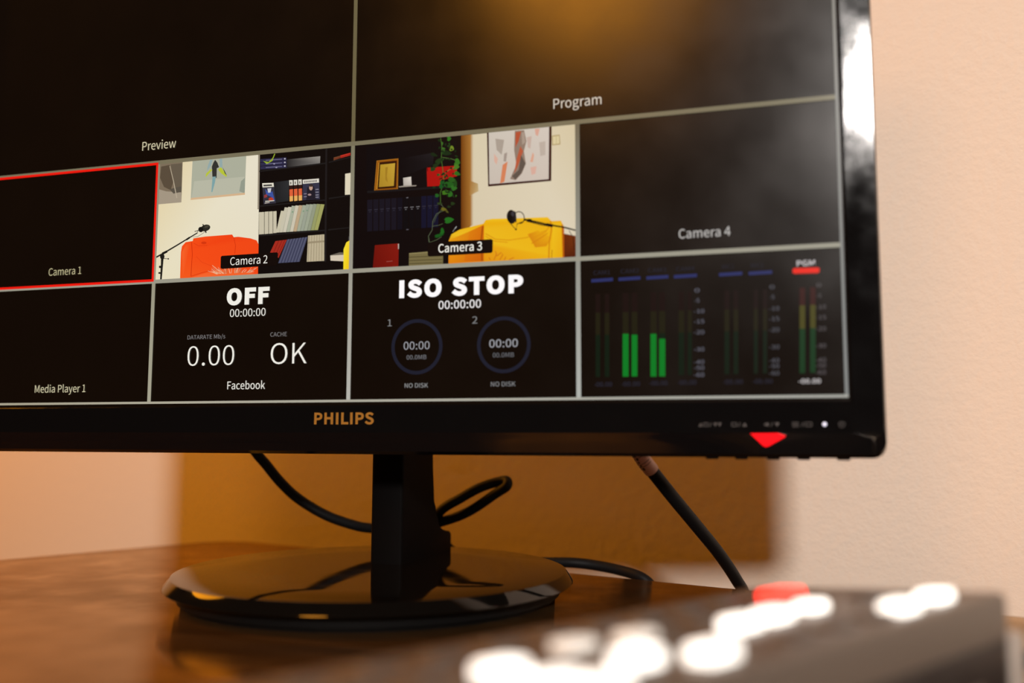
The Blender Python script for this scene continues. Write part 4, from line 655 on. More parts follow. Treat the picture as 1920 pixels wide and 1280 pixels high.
('40,36,38', '1316.6,719.4 1316.9,725.5 1316.6,729.9 1315.6,731.6 1314.3,730.0 1312.9,725.6 1312.0,719.6 1311.6,713.6 1312.0,709.1 1313.0,707.5 1314.3,709.0 1315.6,713.4'),
('18,8,7', '1132.7,759.9 1265.3,761.3 1268.2,763.8 1267.8,786.3 1264.9,788.9 1133.6,788.6 1130.3,786.3 1129.5,762.7'),
]
AUDIO_METERS = [
('40,46,96', '1465.5,850.4 1507.2,849.5 1507.1,855.9 1465.4,856.8'),
('40,46,96', '1517.7,850.0 1559.4,849.2 1559.4,855.5 1517.7,856.3'),
('40,46,96', '1570.5,850.1 1611.5,849.3 1611.4,855.5 1570.4,856.3'),
('40,46,96', '1621.6,850.1 1663.9,849.4 1663.8,855.6 1621.5,856.3'),
('40,46,96', '1703.7,850.3 1745.2,849.6 1745.1,855.7 1703.6,856.4'),
('40,46,96', '1756.5,850.5 1797.6,849.9 1797.5,855.9 1756.4,856.6'),
('235,38,22', '1833.1,849.0 1836.9,847.8 1875.6,848.5 1878.7,849.9 1878.5,856.5 1875.4,858.4 1836.7,857.8 1832.9,856.3'),
('25,11,9', '1473.4,879.0 1482.3,879.3 1482.0,915.5 1473.2,915.2'),
('30,27,11', '1473.2,915.2 1482.0,915.5 1481.7,957.4 1472.9,957.1'),
('11,26,13', '1472.9,957.1 1481.7,957.4 1481.0,1037.2 1472.3,1037.0'),
('25,11,9', '1491.1,879.7 1499.9,880.1 1499.6,916.1 1490.8,915.8'),
('30,27,11', '1490.8,915.8 1499.6,916.1 1499.2,957.9 1490.5,957.6'),
('11,26,13', '1490.5,957.6 1499.2,957.9 1498.5,1037.4 1489.8,1037.3'),
('25,11,9', '1525.4,879.8 1536.6,880.2 1536.2,916.0 1525.1,915.6'),
('30,27,11', '1525.1,915.6 1536.2,916.0 1535.7,957.6 1524.6,957.3'),
('11,26,13', '1524.6,957.3 1535.7,957.6 1534.9,1036.9 1523.8,1036.8'),
('25,11,9', '1542.5,880.1 1553.2,880.6 1552.8,916.3 1542.1,915.9'),
('30,27,11', '1542.1,915.9 1552.8,916.3 1552.3,957.7 1541.6,957.4'),
('11,26,13', '1541.6,957.4 1552.3,957.7 1551.3,1036.9 1540.7,1036.8'),
('25,11,9', '1578.0,880.6 1588.9,881.1 1588.4,916.6 1577.5,916.2'),
('30,27,11', '1577.5,916.2 1588.4,916.6 1587.8,957.8 1576.9,957.4'),
('11,26,13', '1576.9,957.4 1587.8,957.8 1586.7,1036.7 1575.9,1036.5'),
('25,11,9', '1594.0,881.0 1605.2,881.4 1604.7,916.8 1593.5,916.4'),
('30,27,11', '1593.5,916.4 1604.7,916.8 1604.1,957.9 1592.9,957.6'),
('11,26,13', '1592.9,957.6 1604.1,957.9 1602.9,1036.7 1591.8,1036.5'),
('25,11,9', '1629.9,881.5 1640.0,881.9 1639.4,917.1 1629.3,916.7'),
('30,27,11', '1629.3,916.7 1639.4,917.1 1638.7,957.9 1628.7,957.6'),
('11,26,13', '1628.7,957.6 1638.7,957.9 1637.4,1036.5 1627.4,1036.3'),
('25,11,9', '1646.7,881.8 1654.0,882.2 1653.4,917.3 1646.1,917.0'),
('30,27,11', '1646.1,917.0 1653.4,917.3 1652.7,958.0 1645.4,957.8'),
('11,26,13', '1645.4,957.8 1652.7,958.0 1651.3,1036.4 1644.0,1036.3'),
('25,11,9', '1712.9,883.0 1721.7,883.4 1720.9,918.1 1712.1,917.8'),
('30,27,11', '1712.1,917.8 1720.9,918.1 1720.1,958.4 1711.3,958.1'),
('11,26,13', '1711.3,958.1 1720.1,958.4 1718.4,1036.2 1709.7,1036.1'),
('25,11,9', '1729.2,883.4 1737.3,883.7 1736.5,918.3 1728.4,918.0'),
('30,27,11', '1728.4,918.0 1736.5,918.3 1735.6,958.5 1727.6,958.2'),
('11,26,13', '1727.6,958.2 1735.6,958.5 1733.9,1036.2 1725.9,1036.1'),
('25,11,9', '1764.8,883.9 1771.8,884.2 1771.0,918.6 1763.9,918.3'),
('30,27,11', '1763.9,918.3 1771.0,918.6 1770.0,958.5 1763.0,958.3'),
('11,26,13', '1763.0,958.3 1770.0,958.5 1768.2,1036.0 1761.2,1035.9'),
('25,11,9', '1780.8,884.3 1787.8,884.6 1787.0,918.9 1780.0,918.6'),
('30,27,11', '1780.0,918.6 1787.0,918.9 1786.0,958.7 1779.0,958.5'),
('11,26,13', '1779.0,958.5 1786.0,958.7 1784.1,1036.0 1777.1,1035.9'),
('54,19,16', '1844.1,883.4 1853.5,883.8 1852.6,915.7 1843.2,915.4'),
('72,68,22', '1843.2,915.4 1852.6,915.7 1851.4,957.4 1842.0,957.1'),
('16,54,25', '1842.0,957.1 1851.4,957.4 1849.1,1036.6 1839.8,1036.5'),
('54,19,16', '1861.9,883.2 1871.2,883.6 1870.3,915.4 1861.0,915.1'),
('72,68,22', '1861.0,915.1 1870.3,915.4 1869.1,956.7 1859.8,956.4'),
('16,54,25', '1859.8,956.4 1869.1,956.7 1866.7,1036.0 1857.5,1035.8'),
('6,120,34', '1524.7,956.9 1535.7,957.2 1534.9,1037.4 1523.8,1037.2'),
('6,120,34', '1541.6,959.1 1552.3,959.5 1551.3,1037.3 1540.7,1037.1'),
('6,120,34', '1576.9,958.5 1587.8,958.8 1586.7,1038.2 1575.9,1038.0'),
('6,120,34', '1592.8,968.2 1603.9,968.5 1602.9,1038.1 1591.8,1037.9'),
]
RINGS = [(1108.4, 970.6, 55.2, 55.8), (1290.7, 971.3, 54.7, 55.5)]
TEXTS = [
('caption_text', 'Preview', 435.2, 524.2, 509.2, (214, 204, 170), 0, None),
('caption_text', 'Program', 1392.3, 1488.1, 509.2, (216, 206, 192), 0, None),
('caption_text', 'Camera 1', 192.8, 283.8, 783.2, (190, 180, 140), 0, None),
('caption_text', 'Camera 2', 673.3, 764.2, 783.3, (240, 236, 226), 0, None),
('caption_text', 'Camera 3', 1153.2, 1245.9, 782.5, (240, 236, 226), 8, None),
('caption_text', 'Camera 4', 1632.0, 1726.0, 782.2, (190, 186, 182), 4, None),
('caption_text', 'Media Player 1', 170.9, 310.8, 1052.2, (205, 196, 162), 0, None),
('caption_text', 'Facebook', 675.9, 766.7, 1050.7, (240, 236, 226), 0, None),
('status_text', 'OFF', 667.6, 771.4, 870.5, (240, 236, 226), 47, None),
('timecode_text', '00:00:00', 676.5, 763.2, 895.7, (240, 236, 226), 0, None),
('status_text', 'DATARATE Mb/s', 572.6, 666.8, 941.2, (128, 124, 124), 0, None),
('status_text', '0.00', 574.5, 690.3, 998.3, (240, 236, 226), -6, None),
('status_text', 'CACHE', 776.2, 815.4, 940.8, (128, 124, 124), 0, None),
('status_text', 'OK', 778.4, 863.4, 998.6, (240, 236, 226), -6, None),
('status_text', 'ISO STOP', 1069.4, 1330.7, 871.2, (255, 250, 250), 47, None),
('timecode_text', '00:00:00', 1154.9, 1244.3, 896.7, (236, 232, 232), 6, None),
('status_text', '1', 1045.0, 1053.9, 927.6, (132, 132, 132), 0, None),
('status_text', '2', 1226.3, 1236.9, 928.0, (132, 132, 132), 0, None),
('timecode_text', '00:00', 1080.7, 1136.6, 976.0, (158, 158, 164), 0, None),
('timecode_text', '00:00', 1261.8, 1319.9, 976.3, (158, 158, 164), 4, None),
('status_text', '00.0MB', 1087.4, 1130.0, 995.9, (120, 120, 124), 0, None),
('status_text', '00.0MB', 1269.0, 1312.2, 995.6, (110, 110, 114), 0, None),
('status_text', 'NO DISK', 1084.0, 1134.1, 1052.5, (150, 150, 150), 0, None),
('status_text', 'NO DISK', 1265.5, 1315.3, 1052.3, (140, 140, 142), 0, None),
('meter_text', 'CAM1', 1470.2, 1502.0, 842.9, (38, 38, 50), 0, None),
('meter_text', 'CAM2', 1522.3, 1556.8, 842.7, (38, 38, 50), 0, None),
('meter_text', 'CAM3', 1574.0, 1607.5, 843.4, (38, 38, 50), 0, None),
('meter_text', 'CAM4', 1626.1, 1659.7, 843.6, (38, 38, 50), 0, None),
('meter_text', 'MIC1', 1709.4, 1730.7, 843.3, (38, 38, 50), 0, None),
('meter_text', 'MIC2', 1760.5, 1782.4, 843.9, (38, 38, 50), 0, None),
('meter_text', 'PGM', 1840.5, 1871.4, 844.8, (222, 216, 216), 6, None),
('meter_text', '0', 1659.3, 1668.0, 884.4, (104, 104, 116), 0, 24),
('meter_text', '-5', 1659.0, 1667.6, 903.2, (104, 104, 116), 0, 24),
('meter_text', '-10', 1657.3, 1675.9, 923.0, (104, 104, 116), 0, 24),
('meter_text', '-15', 1657.0, 1675.5, 942.0, (104, 104, 116), 0, 24),
('meter_text', '-20', 1656.6, 1675.1, 961.9, (104, 104, 116), 0, 24),
('meter_text', '-30', 1656.1, 1674.6, 993.3, (104, 104, 116), 0, 24),
('meter_text', '-40', 1655.7, 1674.1, 1016.5, (104, 104, 116), 0, 24),
('meter_text', '-50', 1655.5, 1673.9, 1027.2, (104, 104, 116), 0, 24),
('meter_text', '-60', 1655.2, 1673.7, 1040.0, (104, 104, 116), 0, 24),
('meter_text', '0', 1792.6, 1800.9, 884.1, (92, 92, 100), 0, 24),
('meter_text', '-5', 1792.1, 1800.4, 902.4, (92, 92, 100), 0, 24),
('meter_text', '-10', 1790.4, 1808.1, 923.2, (92, 92, 100), 0, 24),
('meter_text', '-15', 1789.9, 1807.6, 941.7, (92, 92, 100), 0, 24),
('meter_text', '-20', 1789.4, 1807.1, 961.6, (92, 92, 100), 0, 24),
('meter_text', '-30', 1788.6, 1806.3, 992.5, (92, 92, 100), 0, 24),
('meter_text', '-40', 1788.0, 1805.7, 1016.5, (92, 92, 100), 0, 24),
('meter_text', '-50', 1787.8, 1805.4, 1026.4, (92, 92, 100), 0, 24),
('meter_text', '-60', 1787.5, 1805.1, 1039.2, (92, 92, 100), 0, 24),
('meter_text', '0', 1872.7, 1880.8, 884.3, (96, 90, 92), 0, 24),
('meter_text', '-5', 1872.2, 1880.2, 903.0, (96, 90, 92), 0, 24),
('meter_text', '-10', 1870.4, 1887.6, 923.2, (96, 90, 92), 0, 24),
('meter_text', '-15', 1869.8, 1887.1, 941.8, (96, 90, 92), 0, 24),
('meter_text', '-20', 1869.2, 1886.4, 962.0, (96, 90, 92), 0, 24),
('meter_text', '-30', 1868.3, 1885.5, 992.2, (96, 90, 92), 0, 24),
('meter_text', '-40', 1867.6, 1884.8, 1017.2, (96, 90, 92), 0, 24),
('meter_text', '-50', 1867.3, 1884.5, 1026.9, (96, 90, 92), 0, 24),
('meter_text', '-60', 1866.9, 1884.1, 1039.2, (96, 90, 92), 0, 24),
('meter_text', '-00.00', 1469.7, 1503.6, 1055.2, (44, 44, 58), 0, None),
('meter_text', '-00.00', 1520.9, 1556.2, 1055.2, (44, 44, 58), 0, None),
('meter_text', '-00.00', 1573.3, 1607.0, 1054.5, (44, 44, 58), 0, None),
('meter_text', '-00.00', 1625.1, 1659.3, 1053.9, (44, 44, 58), 0, None),
('meter_text', '-00.00', 1706.7, 1741.6, 1054.0, (44, 44, 58), 0, None),
('meter_text', '-00.00', 1758.9, 1793.1, 1053.8, (44, 44, 58), 0, None),
('meter_text', '-00.00', 1837.5, 1874.8, 1054.7, (212, 206, 206), 8, None),
]

# ------------------------------------------------------------------ mesh helpers
def finish(name, bm, material, parent=None, smooth=True, angle=35):
    bmesh.ops.recalc_face_normals(bm, faces=bm.faces[:])
    me = bpy.data.meshes.new(name)
    bm.to_mesh(me)
    bm.free()
    for mm in (material if isinstance(material, (list, tuple)) else [material]):
        me.materials.append(mm)
    if smooth:
        me.shade_smooth()
        me.set_sharp_from_angle(angle=math.radians(angle))
    return link(bpy.data.objects.new(name, me), parent)


def thing(name, loc=(0, 0, 0)):
    o = link(bpy.data.objects.new(name, None))
    o.empty_display_size = 0.02
    o.location = loc
    return o


def tag(o, label=None, cat=None, group=None, kind=None):
    for k, v in (('label', label), ('category', cat), ('group', group), ('kind', kind)):
        if v:
            o[k] = v
    return o


def box(bm, lo, hi, bev=0.0, seg=2):
    r = bmesh.ops.create_cube(bm, size=1.0)
    vs = r['verts']
    for v in vs:
        v.co = Vector(((lo[i] + hi[i]) / 2 + v.co[i] * (hi[i] - lo[i]) for i in range(3)))
    if bev:
        es = list({e for v in vs for e in v.link_edges})
        bmesh.ops.bevel(bm, geom=es, offset=bev, segments=seg, affect='EDGES', profile=0.5)
    return vs


def prism(bm, poly, axis, lo, hi):
    """extrude a closed 2D polygon along an axis ('x': poly is (y,z); 'y': (x,z); 'z': (x,y))"""
    def P(a, c, t):
        return {'x': (t, a, c), 'y': (a, t, c), 'z': (a, c, t)}[axis]
    v0 = [bm.verts.new(P(a, c, lo)) for a, c in poly]
    v1 = [bm.verts.new(P(a, c, hi)) for a, c in poly]
    n = len(poly)
    bm.faces.new(v0)
    bm.faces.new(v1[::-1])
    for i in range(n):
        bm.faces.new((v0[i], v0[(i + 1) % n], v1[(i + 1) % n], v1[i]))
    return v0, v1


def lathe(bm, prof, center=(0, 0), seg=96):
    rings = []
    for r, z in prof:
        if r < 1e-6:
            rings.append([bm.verts.new((center[0], center[1], z))])
        else:
            rings.append([bm.verts.new((center[0] + r * math.cos(2 * PI * i / seg), center[1] + r * math.sin(2 * PI * i / seg), z)) for i in range(seg)])
    for a, c in zip(rings, rings[1:]):
        for i in range(seg):
            j = (i + 1) % seg
            if len(a) == 1:
                bm.faces.new((a[0], c[i], c[j]))
            elif len(c) == 1:
                bm.faces.new((a[i], a[j], c[0]))
            else:
                bm.faces.new((a[i], a[j], c[j], c[i]))


def spline(pts, n=10):
    pts = [Vector(p) for p in pts]
    P = [pts[0] * 2 - pts[1]] + pts + [pts[-1] * 2 - pts[-2]]
    out = []
    for i in range(1, len(P) - 2):
        a, b_, c, d = P[i - 1], P[i], P[i + 1], P[i + 2]
        for k in range(n):
            t = k / n
            out.append(0.5 * ((2 * b_) + (c - a) * t + (2 * a - 5 * b_ + 4 * c - d) * t * t + (3 * b_ - a - 3 * c + d) * t ** 3))
    out.append(P[-2])
    return out


def tube(bm, path, r, seg=20, cap=True):
    up = Vector((0.3, 0.9, 0.2))
    rings = []
    for i, p in enumerate(path):
        t = (path[min(i + 1, len(path) - 1)] - path[max(i - 1, 0)]).normalized()
        u = (up - t * up.dot(t)).normalized()
        up = u
        w = t.cross(u)
        rings.append([bm.verts.new(p + (u * math.cos(2 * PI * k / seg) + w * math.sin(2 * PI * k / seg)) * r) for k in range(seg)])
    for a, c in zip(rings, rings[1:]):
        for k in range(seg):
            bm.faces.new((a[k], a[(k + 1) % seg], c[(k + 1) % seg], c[k]))
    if cap:
        bm.faces.new(rings[0])
        bm.faces.new(rings[-1][::-1])


# ------------------------------------------------------------------ room
WALL_DIR = Vector((math.cos(math.radians(-15)), math.sin(math.radians(-15)), 0))
WALL_OUT = Vector((-WALL_DIR.y, WALL_DIR.x, 0))           # away from the camera
WALL_P = Vector((0.2000, 0.2060, 0))
FLOOR_Z = -0.977

bm = bmesh.new()
box(bm, (-2.6, 0.0, FLOOR_Z), (1.8, 0.12, 1.55))
wall = finish('wall_back', bm, M['wall'], smooth=False)
wall.location = WALL_P
wall.rotation_euler = (0, 0, math.radians(-15))
tag(wall, 'cream plastered wall behind the monitor and desk', kind='structure')

bm = bmesh.new()
box(bm, (-2.8, -3.4, FLOOR_Z - 0.05), (2.6, 1.2, FLOOR_Z))
fl = finish('floor', bm, M['floor'], smooth=False)
tag(fl, 'brown floor below the desk', kind='structure')

# ------------------------------------------------------------------ desk
DESK_Z = -0.2345
K = Vector((-0.2205, 0.2330))
bd = Vector((math.cos(math.radians(-17.3)), math.sin(math.radians(-17.3))))
ld = Vector((-math.cos(math.radians(63.0)), -math.sin(math.radians(63.0))))
desk = thing('desk', (0.1, -0.2, FLOOR_Z))
tag(desk, 'dark brown polished wooden desk carrying the monitor', 'desk')
corners = [K, K + bd * 1.15, K + bd * 1.15 + ld * 0.95, K + ld * 0.95]
poly = []
for i, c in enumerate(corners):                            # round every corner
    p, q = corners[i - 1], corners[(i + 1) % 4]
    a = c + (p - c).normalized() * 0.022
    d = c + (q - c).normalized() * 0.022
    for k in range(7):
        t = k / 6
        poly.append(a * (1 - t) ** 2 + c * 2 * t * (1 - t) + d * t * t)
bm = bmesh.new()
prism(bm, [(p.x, p.y) for p in poly], 'z', DESK_Z - 0.03, DESK_Z)
es = [e for e in bm.edges if abs(e.verts[0].co.z - e.verts[1].co.z) < 1e-6]
bmesh.ops.bevel(bm, geom=es, offset=0.003, segments=4, affect='EDGES', profile=0.5)
o = finish('desk_top', bm, M['wood'], desk, angle=30)
o.matrix_parent_inverse = Matrix.Translation(-desk.location)
for c in corners:
    inner = c + ((corners[0] + corners[2]) / 2 - c).normalized() * 0.09
    bm = bmesh.new()
    box(bm, (inner.x - 0.028, inner.y - 0.028, FLOOR_Z), (inner.x + 0.028, inner.y + 0.028, DESK_Z - 0.03), 0.004)
    o = finish('leg', bm, M['wood'], desk)
    o.matrix_parent_inverse = Matrix.Translation(-desk.location)

# ------------------------------------------------------------------ monitor
monitor = thing('monitor', (0.0, 0.033, DESK_Z))
tag(monitor, 'glossy black computer monitor on a round stand showing a grid of camera views', 'monitor')
INV = Matrix.Translation(-monitor.location)


def part(name, bm, material, parent=None, **kw):
    o = finish(name, bm, material, parent or monitor, **kw)
    if parent is None:
        o.matrix_parent_inverse = INV
    return o


U = 0.4766 / 1920                                          # one display pixel in metres


def scr(u, v, y=0.0):
    return Vector(((u - 960) * U, y, (540 - v) * U))


def round_rect(xh, zb, zt, y, r, n=8):
    out = []
    for cx, cz, a0 in ((xh - r, zb + r, -90), (xh - r, zt - r, 0), (-xh + r, zt - r, 90), (-xh + r, zb + r, 180)):
        for k in range(n + 1):
            a = math.radians(a0 + 90 * k / n)
            out.append((cx + r * math.cos(a), y, cz + r * math.sin(a)))
    return out


# bezel: loops of half width, bottom, top, depth, corner radius
LOOPS = [(0.23920, -0.13560, 0.13480, 0.0006, 0.0002), (0.23920, -0.13560, 0.13480, -0.0014, 0.0002), (0.23985, -0.13625, 0.13545, -0.0019, 0.0004),
         (0.24060, -0.14300, 0.13900, -0.00186, 0.0010), (0.24150, -0.14940, 0.14060, -0.00180, 0.0016), (0.24800, -0.15080, 0.14400, -0.00144, 0.0040),
         (0.25230, -0.15170, 0.14760, -0.00121, 0.0054), (0.25290, -0.15520, 0.14830, -0.00030, 0.0058), (0.25320, -0.15870, 0.14865, 0.0006, 0.0060),
         (0.25330, -0.16025, 0.14880, 0.0030, 0.0060), (0.25330, -0.16030, 0.14880, 0.0130, 0.0060)]
bm = bmesh.new()
prev = None
for xh, zb, zt, y, r in LOOPS:
    ring = [bm.verts.new(p) for p in round_rect(xh, zb, zt, y, r)]
    if prev:
        for i in range(len(ring)):
            j = (i + 1) % len(ring)
            bm.faces.new((prev[i], prev[j], ring[j], ring[i]))
    prev = ring
part('bezel', bm, M['gloss_black'], angle=7)

# back housing with its bulge
bm = bmesh.new()
prev = None
for xh, zb, zt, y, r in ((0.2530, -0.1600, 0.1485, 0.0130, 0.006), (0.2500, -0.1560, 0.1455, 0.0230, 0.008), (0.2150, -0.1300, 0.1180, 0.0330, 0.012), (0.120, -0.085, 0.09, 0.0390, 0.014), (0.110, -0.078, 0.082, 0.0515, 0.014)):
    ring = [bm.verts.new(p) for p in round_rect(xh, zb, zt, y, r)]
    if prev:
        for i in range(len(ring)):
            j = (i + 1) % len(ring)
            bm.faces.new((prev[i], prev[j], ring[j], ring[i]))
    else:
        bm.faces.new(ring[::-1])
    prev = ring
bm.faces.new(prev)
part('back_housing', bm, M['satin_black'])

# display panel
bm = bmesh.new()
box(bm, (-0.2392, 0.0, -0.1356), (0.2392, 0.0030, 0.1348))
screen = part('screen', bm, M['panel'], smooth=False)


def shown_mesh(name, shapes, y0, dy, parent, clip=None):
    """flat coloured outlines the display shows; each shape (colour(s), outline in display pixels)"""
    me = bpy.data.meshes.new(name)
    vs, fs, cs = [], [], []
    for i, (c, pts) in enumerate(shapes):
        k = len(vs)
        if clip:
            pts = [(min(max(u, clip[0]), clip[1]), min(max(v, clip[2]), clip[3])) for u, v in pts]
        multi = isinstance(c[0], (tuple, list))
        for j, (u, v) in enumerate(pts):
            vs.append(scr(u, v, y0 - dy * i))
            cs.append((*lin(c[j % len(c)] if multi else c), 1.0))
        fs.append(list(range(k, k + len(pts))))
    me.from_pydata(vs, [], fs)
    a = me.color_attributes.new('shown', 'FLOAT_COLOR', 'POINT')
    for i, c in enumerate(cs):
        a.data[i].color = c
    me.materials.append(M['picture'])
    me.update()
    bm = bmesh.new()
    bm.from_mesh(me)
    for f in bm.faces:
        f.normal_update()
        if f.normal.y > 0:
            f.normal_flip()
    bmesh.ops.triangulate(bm, faces=bm.faces[:], ngon_method='EAR_CLIP')
    bm.to_mesh(me)
    bm.free()
    return link(bpy.data.objects.new(name, me), parent)


def parse(L, k=1.0):
    out = []
    for cs, ps in L:
        c = [tuple(int(x) * k for x in q.split(',')) for q in cs.split()]
        p = [tuple(float(x) for x in q.split(',')) for q in ps.split()]
        out.append((c[0] if len(c) == 1 else c, p))
    return out


def rc(u0, v0, u1, v1):
    return [(u0, v0), (u1, v0), (u1, v1), (u0, v1)]


o = shown_mesh('camera_picture', parse(CAMERA_TWO, 0.97), -0.00002, 1.3e-6, screen, (480, 960, 540, 810))
o['label'] = 'camera view with an orange-red armchair, microphone and bookshelf'
o = shown_mesh('camera_picture', parse(CAMERA_THREE, 0.95), -0.00002, 1.3e-6, screen, (960, 1440, 540, 810))
o['label'] = 'camera view with a yellow armchair, hanging plant and dark shelf'
o = shown_mesh('level_meters', parse(AUDIO_METERS), -0.00002, 1.3e-6, screen, (1446, 1912, 816, 1073))
o['label'] = 'audio meters with four green bars and a red mark'

GR = [((120, 112, 88), rc(-1, 535.5, 1920, 544.5)), ((106, 96, 68), rc(955.7, 0, 964.3, 535.5)),
      ([(140, 134, 112), (140, 134, 112), (166, 162, 142), (166, 162, 142)], rc(475.5, 544.5, 484.5, 1076)),
      ([(128, 122, 98), (128, 122, 98), (182, 180, 172), (182, 180, 172)], rc(955.7, 544.5, 964.3, 1076)),
      ([(112, 104, 84), (112, 104, 84), (176, 178, 172), (176, 178, 172)], rc(1435.5, 544.5, 1444.5, 1076)),
      ([(108, 102, 88), (108, 102, 88), (136, 138, 136), (136, 138, 136)], rc(1914.5, 0, 1920, 1076)),
      ((156, 152, 136), rc(0, 805.7, 1914.5, 814.3)),
      ([(170, 162, 140), (172, 172, 164), (172, 172, 164), (170, 162, 140)], rc(0, 1075, 1920, 1080)),
      ([(106, 96, 68)] * 4, rc(0, 0, 1920, 4))]
shown_mesh('grid_lines', GR, -0.00036, 1e-6, screen)
TL = [((236, 26, 14), rc(0, 540, 480, 545.6)), ((236, 26, 14), rc(474.5, 545.6, 480, 805)), ((236, 26, 14), rc(0, 804.5, 480, 810))]
o = shown_mesh('tally_border', TL, -0.00040, 1e-6, screen)
o['label'] = 'thin red border around an empty tile'
for cu, cv, ru, rv in RINGS:
    ring = []
    n = 48
    w = 7.2
    shapes = []
    for i in range(n):
        a, c = 2 * PI * i / n, 2 * PI * (i + 1) / n
        shapes.append(((29, 30, 44), [(cu + ru * math.cos(a), cv + rv * math.sin(a)), (cu + ru * math.cos(c), cv + rv * math.sin(c)),
                                      (cu + (ru - w) * math.cos(c), cv + (rv - w) * math.sin(c)), (cu + (ru - w) * math.cos(a), cv + (rv - w) * math.sin(a))]))
    o = shown_mesh('disk_ring', shapes, -0.00005, 0, screen)


def text_mesh(name, s, u0, u1, v, cap, bold, y, mapper, parent, material, color=None, track=0):
    """lettering from the outlines in GLYPHS, fitted between u0 and u1 on baseline v"""
    cu = bpy.data.curves.new(name, 'CURVE')
    cu.dimensions = '2D'
    cu.fill_mode = 'BOTH'
    x = 0
    xs = []
    placed = []
    for ch in s:
        adv, conts = GLYPHS[ch]
        for c in conts:
            pts = [tuple(int(q) for q in p.split(',')) for p in c.split()]
            placed.append([(x + a, b_) for a, b_ in pts])
            xs += [x + a for a, b_ in pts]
        x += adv + track
    x0, x1 = min(xs) - bold, max(xs) + bold
    for pts in placed:
        sp = cu.splines.new('POLY')
        sp.points.add(len(pts) - 1)
        for p, q in zip(sp.points, pts):
            p.co = (q[0] / 1000, q[1] / 1000, 0, 1)
        sp.use_cyclic_u = True
    cu.offset = bold / 1000
    tmp = bpy.data.objects.new('tmp', cu)
    me = bpy.data.meshes.new_from_object(tmp)
    bpy.data.objects.remove(tmp)
    bpy.data.curves.remove(cu)
    sx = (u1 - u0) / (x1 - x0)
    sy = cap / (513 + 2 * bold)
    for vert in me.vertices:
        a, b_ = vert.co.x * 1000, vert.co.y * 1000
        vert.co = mapper(u0 + (a - x0) * sx, v - (b_ + bold) * sy, y)
    bm = bmesh.new()
    bm.from_mesh(me)
    for f in bm.faces:
        f.normal_update()
        if f.normal.y > 0:
            f.normal_flip()
    bm.to_mesh(me)
    bm.free()
    me.name = name
    me.materials.clear()
    me.materials.append(material)
    if color:
        a = me.color_attributes.new('shown', 'FLOAT_COLOR', 'POINT')
        for i in range(len(me.vertices)):
            a.data[i].color = (*lin(color), 1.0)
    return link(bpy.data.objects.new(name, me), parent)


CAPS = {'Preview': 20, 'Program': 20, 'Camera 1': 17, 'Camera 2': 17, 'Camera 3': 17.5, 'Camera 4': 17.5, 'Media Player 1': 17, 'Facebook': 16.6,
        'OFF': 36.5, 'ISO STOP': 36.5, '00:00:00': 16.4, '0.00': 41.5, 'OK': 43, 'DATARATE Mb/s': 8.8, 'CACHE': 8.8, '00:00': 15.6, '00.0MB': 8.6, 'NO DISK': 8.8,
        '1': 14, '2': 14, 'PGM': 10, 'CAM1': 8, 'CAM2': 8, 'CAM3': 8, 'CAM4': 8, 'MIC1': 8, 'MIC2': 8, '-00.00': 8}
for pn, s, u0, u1, v, colr, bold, cap in TEXTS:
    if s in ('OFF', 'ISO STOP'):
        text_mesh(pn, s, u0, u1, v, CAPS[s], bold, -0.00042, scr, screen, M['picture'], colr, track=84 if s == 'OFF' else 96)
    else:
        text_mesh(pn, s, u0, u1, v, CAPS.get(s, 7.4), bold, -0.00042, scr, screen, M['picture'], colr, track=max(0, bold))

# maker's lettering, button marks, power light and imitated red reflection on the lower bezel
flat = lambda x, z, y: Vector((x, y, -z))
o = text_mesh('brand_lettering', 'PHILIPS', -0.01805, 0.01500, 0.14525, 0.0059, 26, -0.00196, flat, monitor, M['brand'], track=46)
o.matrix_parent_inverse = INV


def plate(name, polys, y, depth, material):
    bm = bmesh.new()
    for p in polys:
        prism(bm, p, 'y', y - depth, y)
    return part(name, bm, material, smooth=False)


def bar(x0, z0, x1, z1, w):
    d = Vector((x1 - x0, z1 - z0)).normalized()
    n = Vector((-d.y, d.x)) * w / 2
    return [(x0 + n.x, z0 + n.y), (x1 + n.x, z1 + n.y), (x1 - n.x, z1 - n.y), (x0 - n.x, z0 - n.y)]


def frame_rect(x0, z0, x1, z1, w=0.0003):
    return [bar(x0, z0, x1, z0, w), bar(x0, z1, x1, z1, w), bar(x0, z0, x0, z1, w), bar(x1, z0, x1, z1, w)]


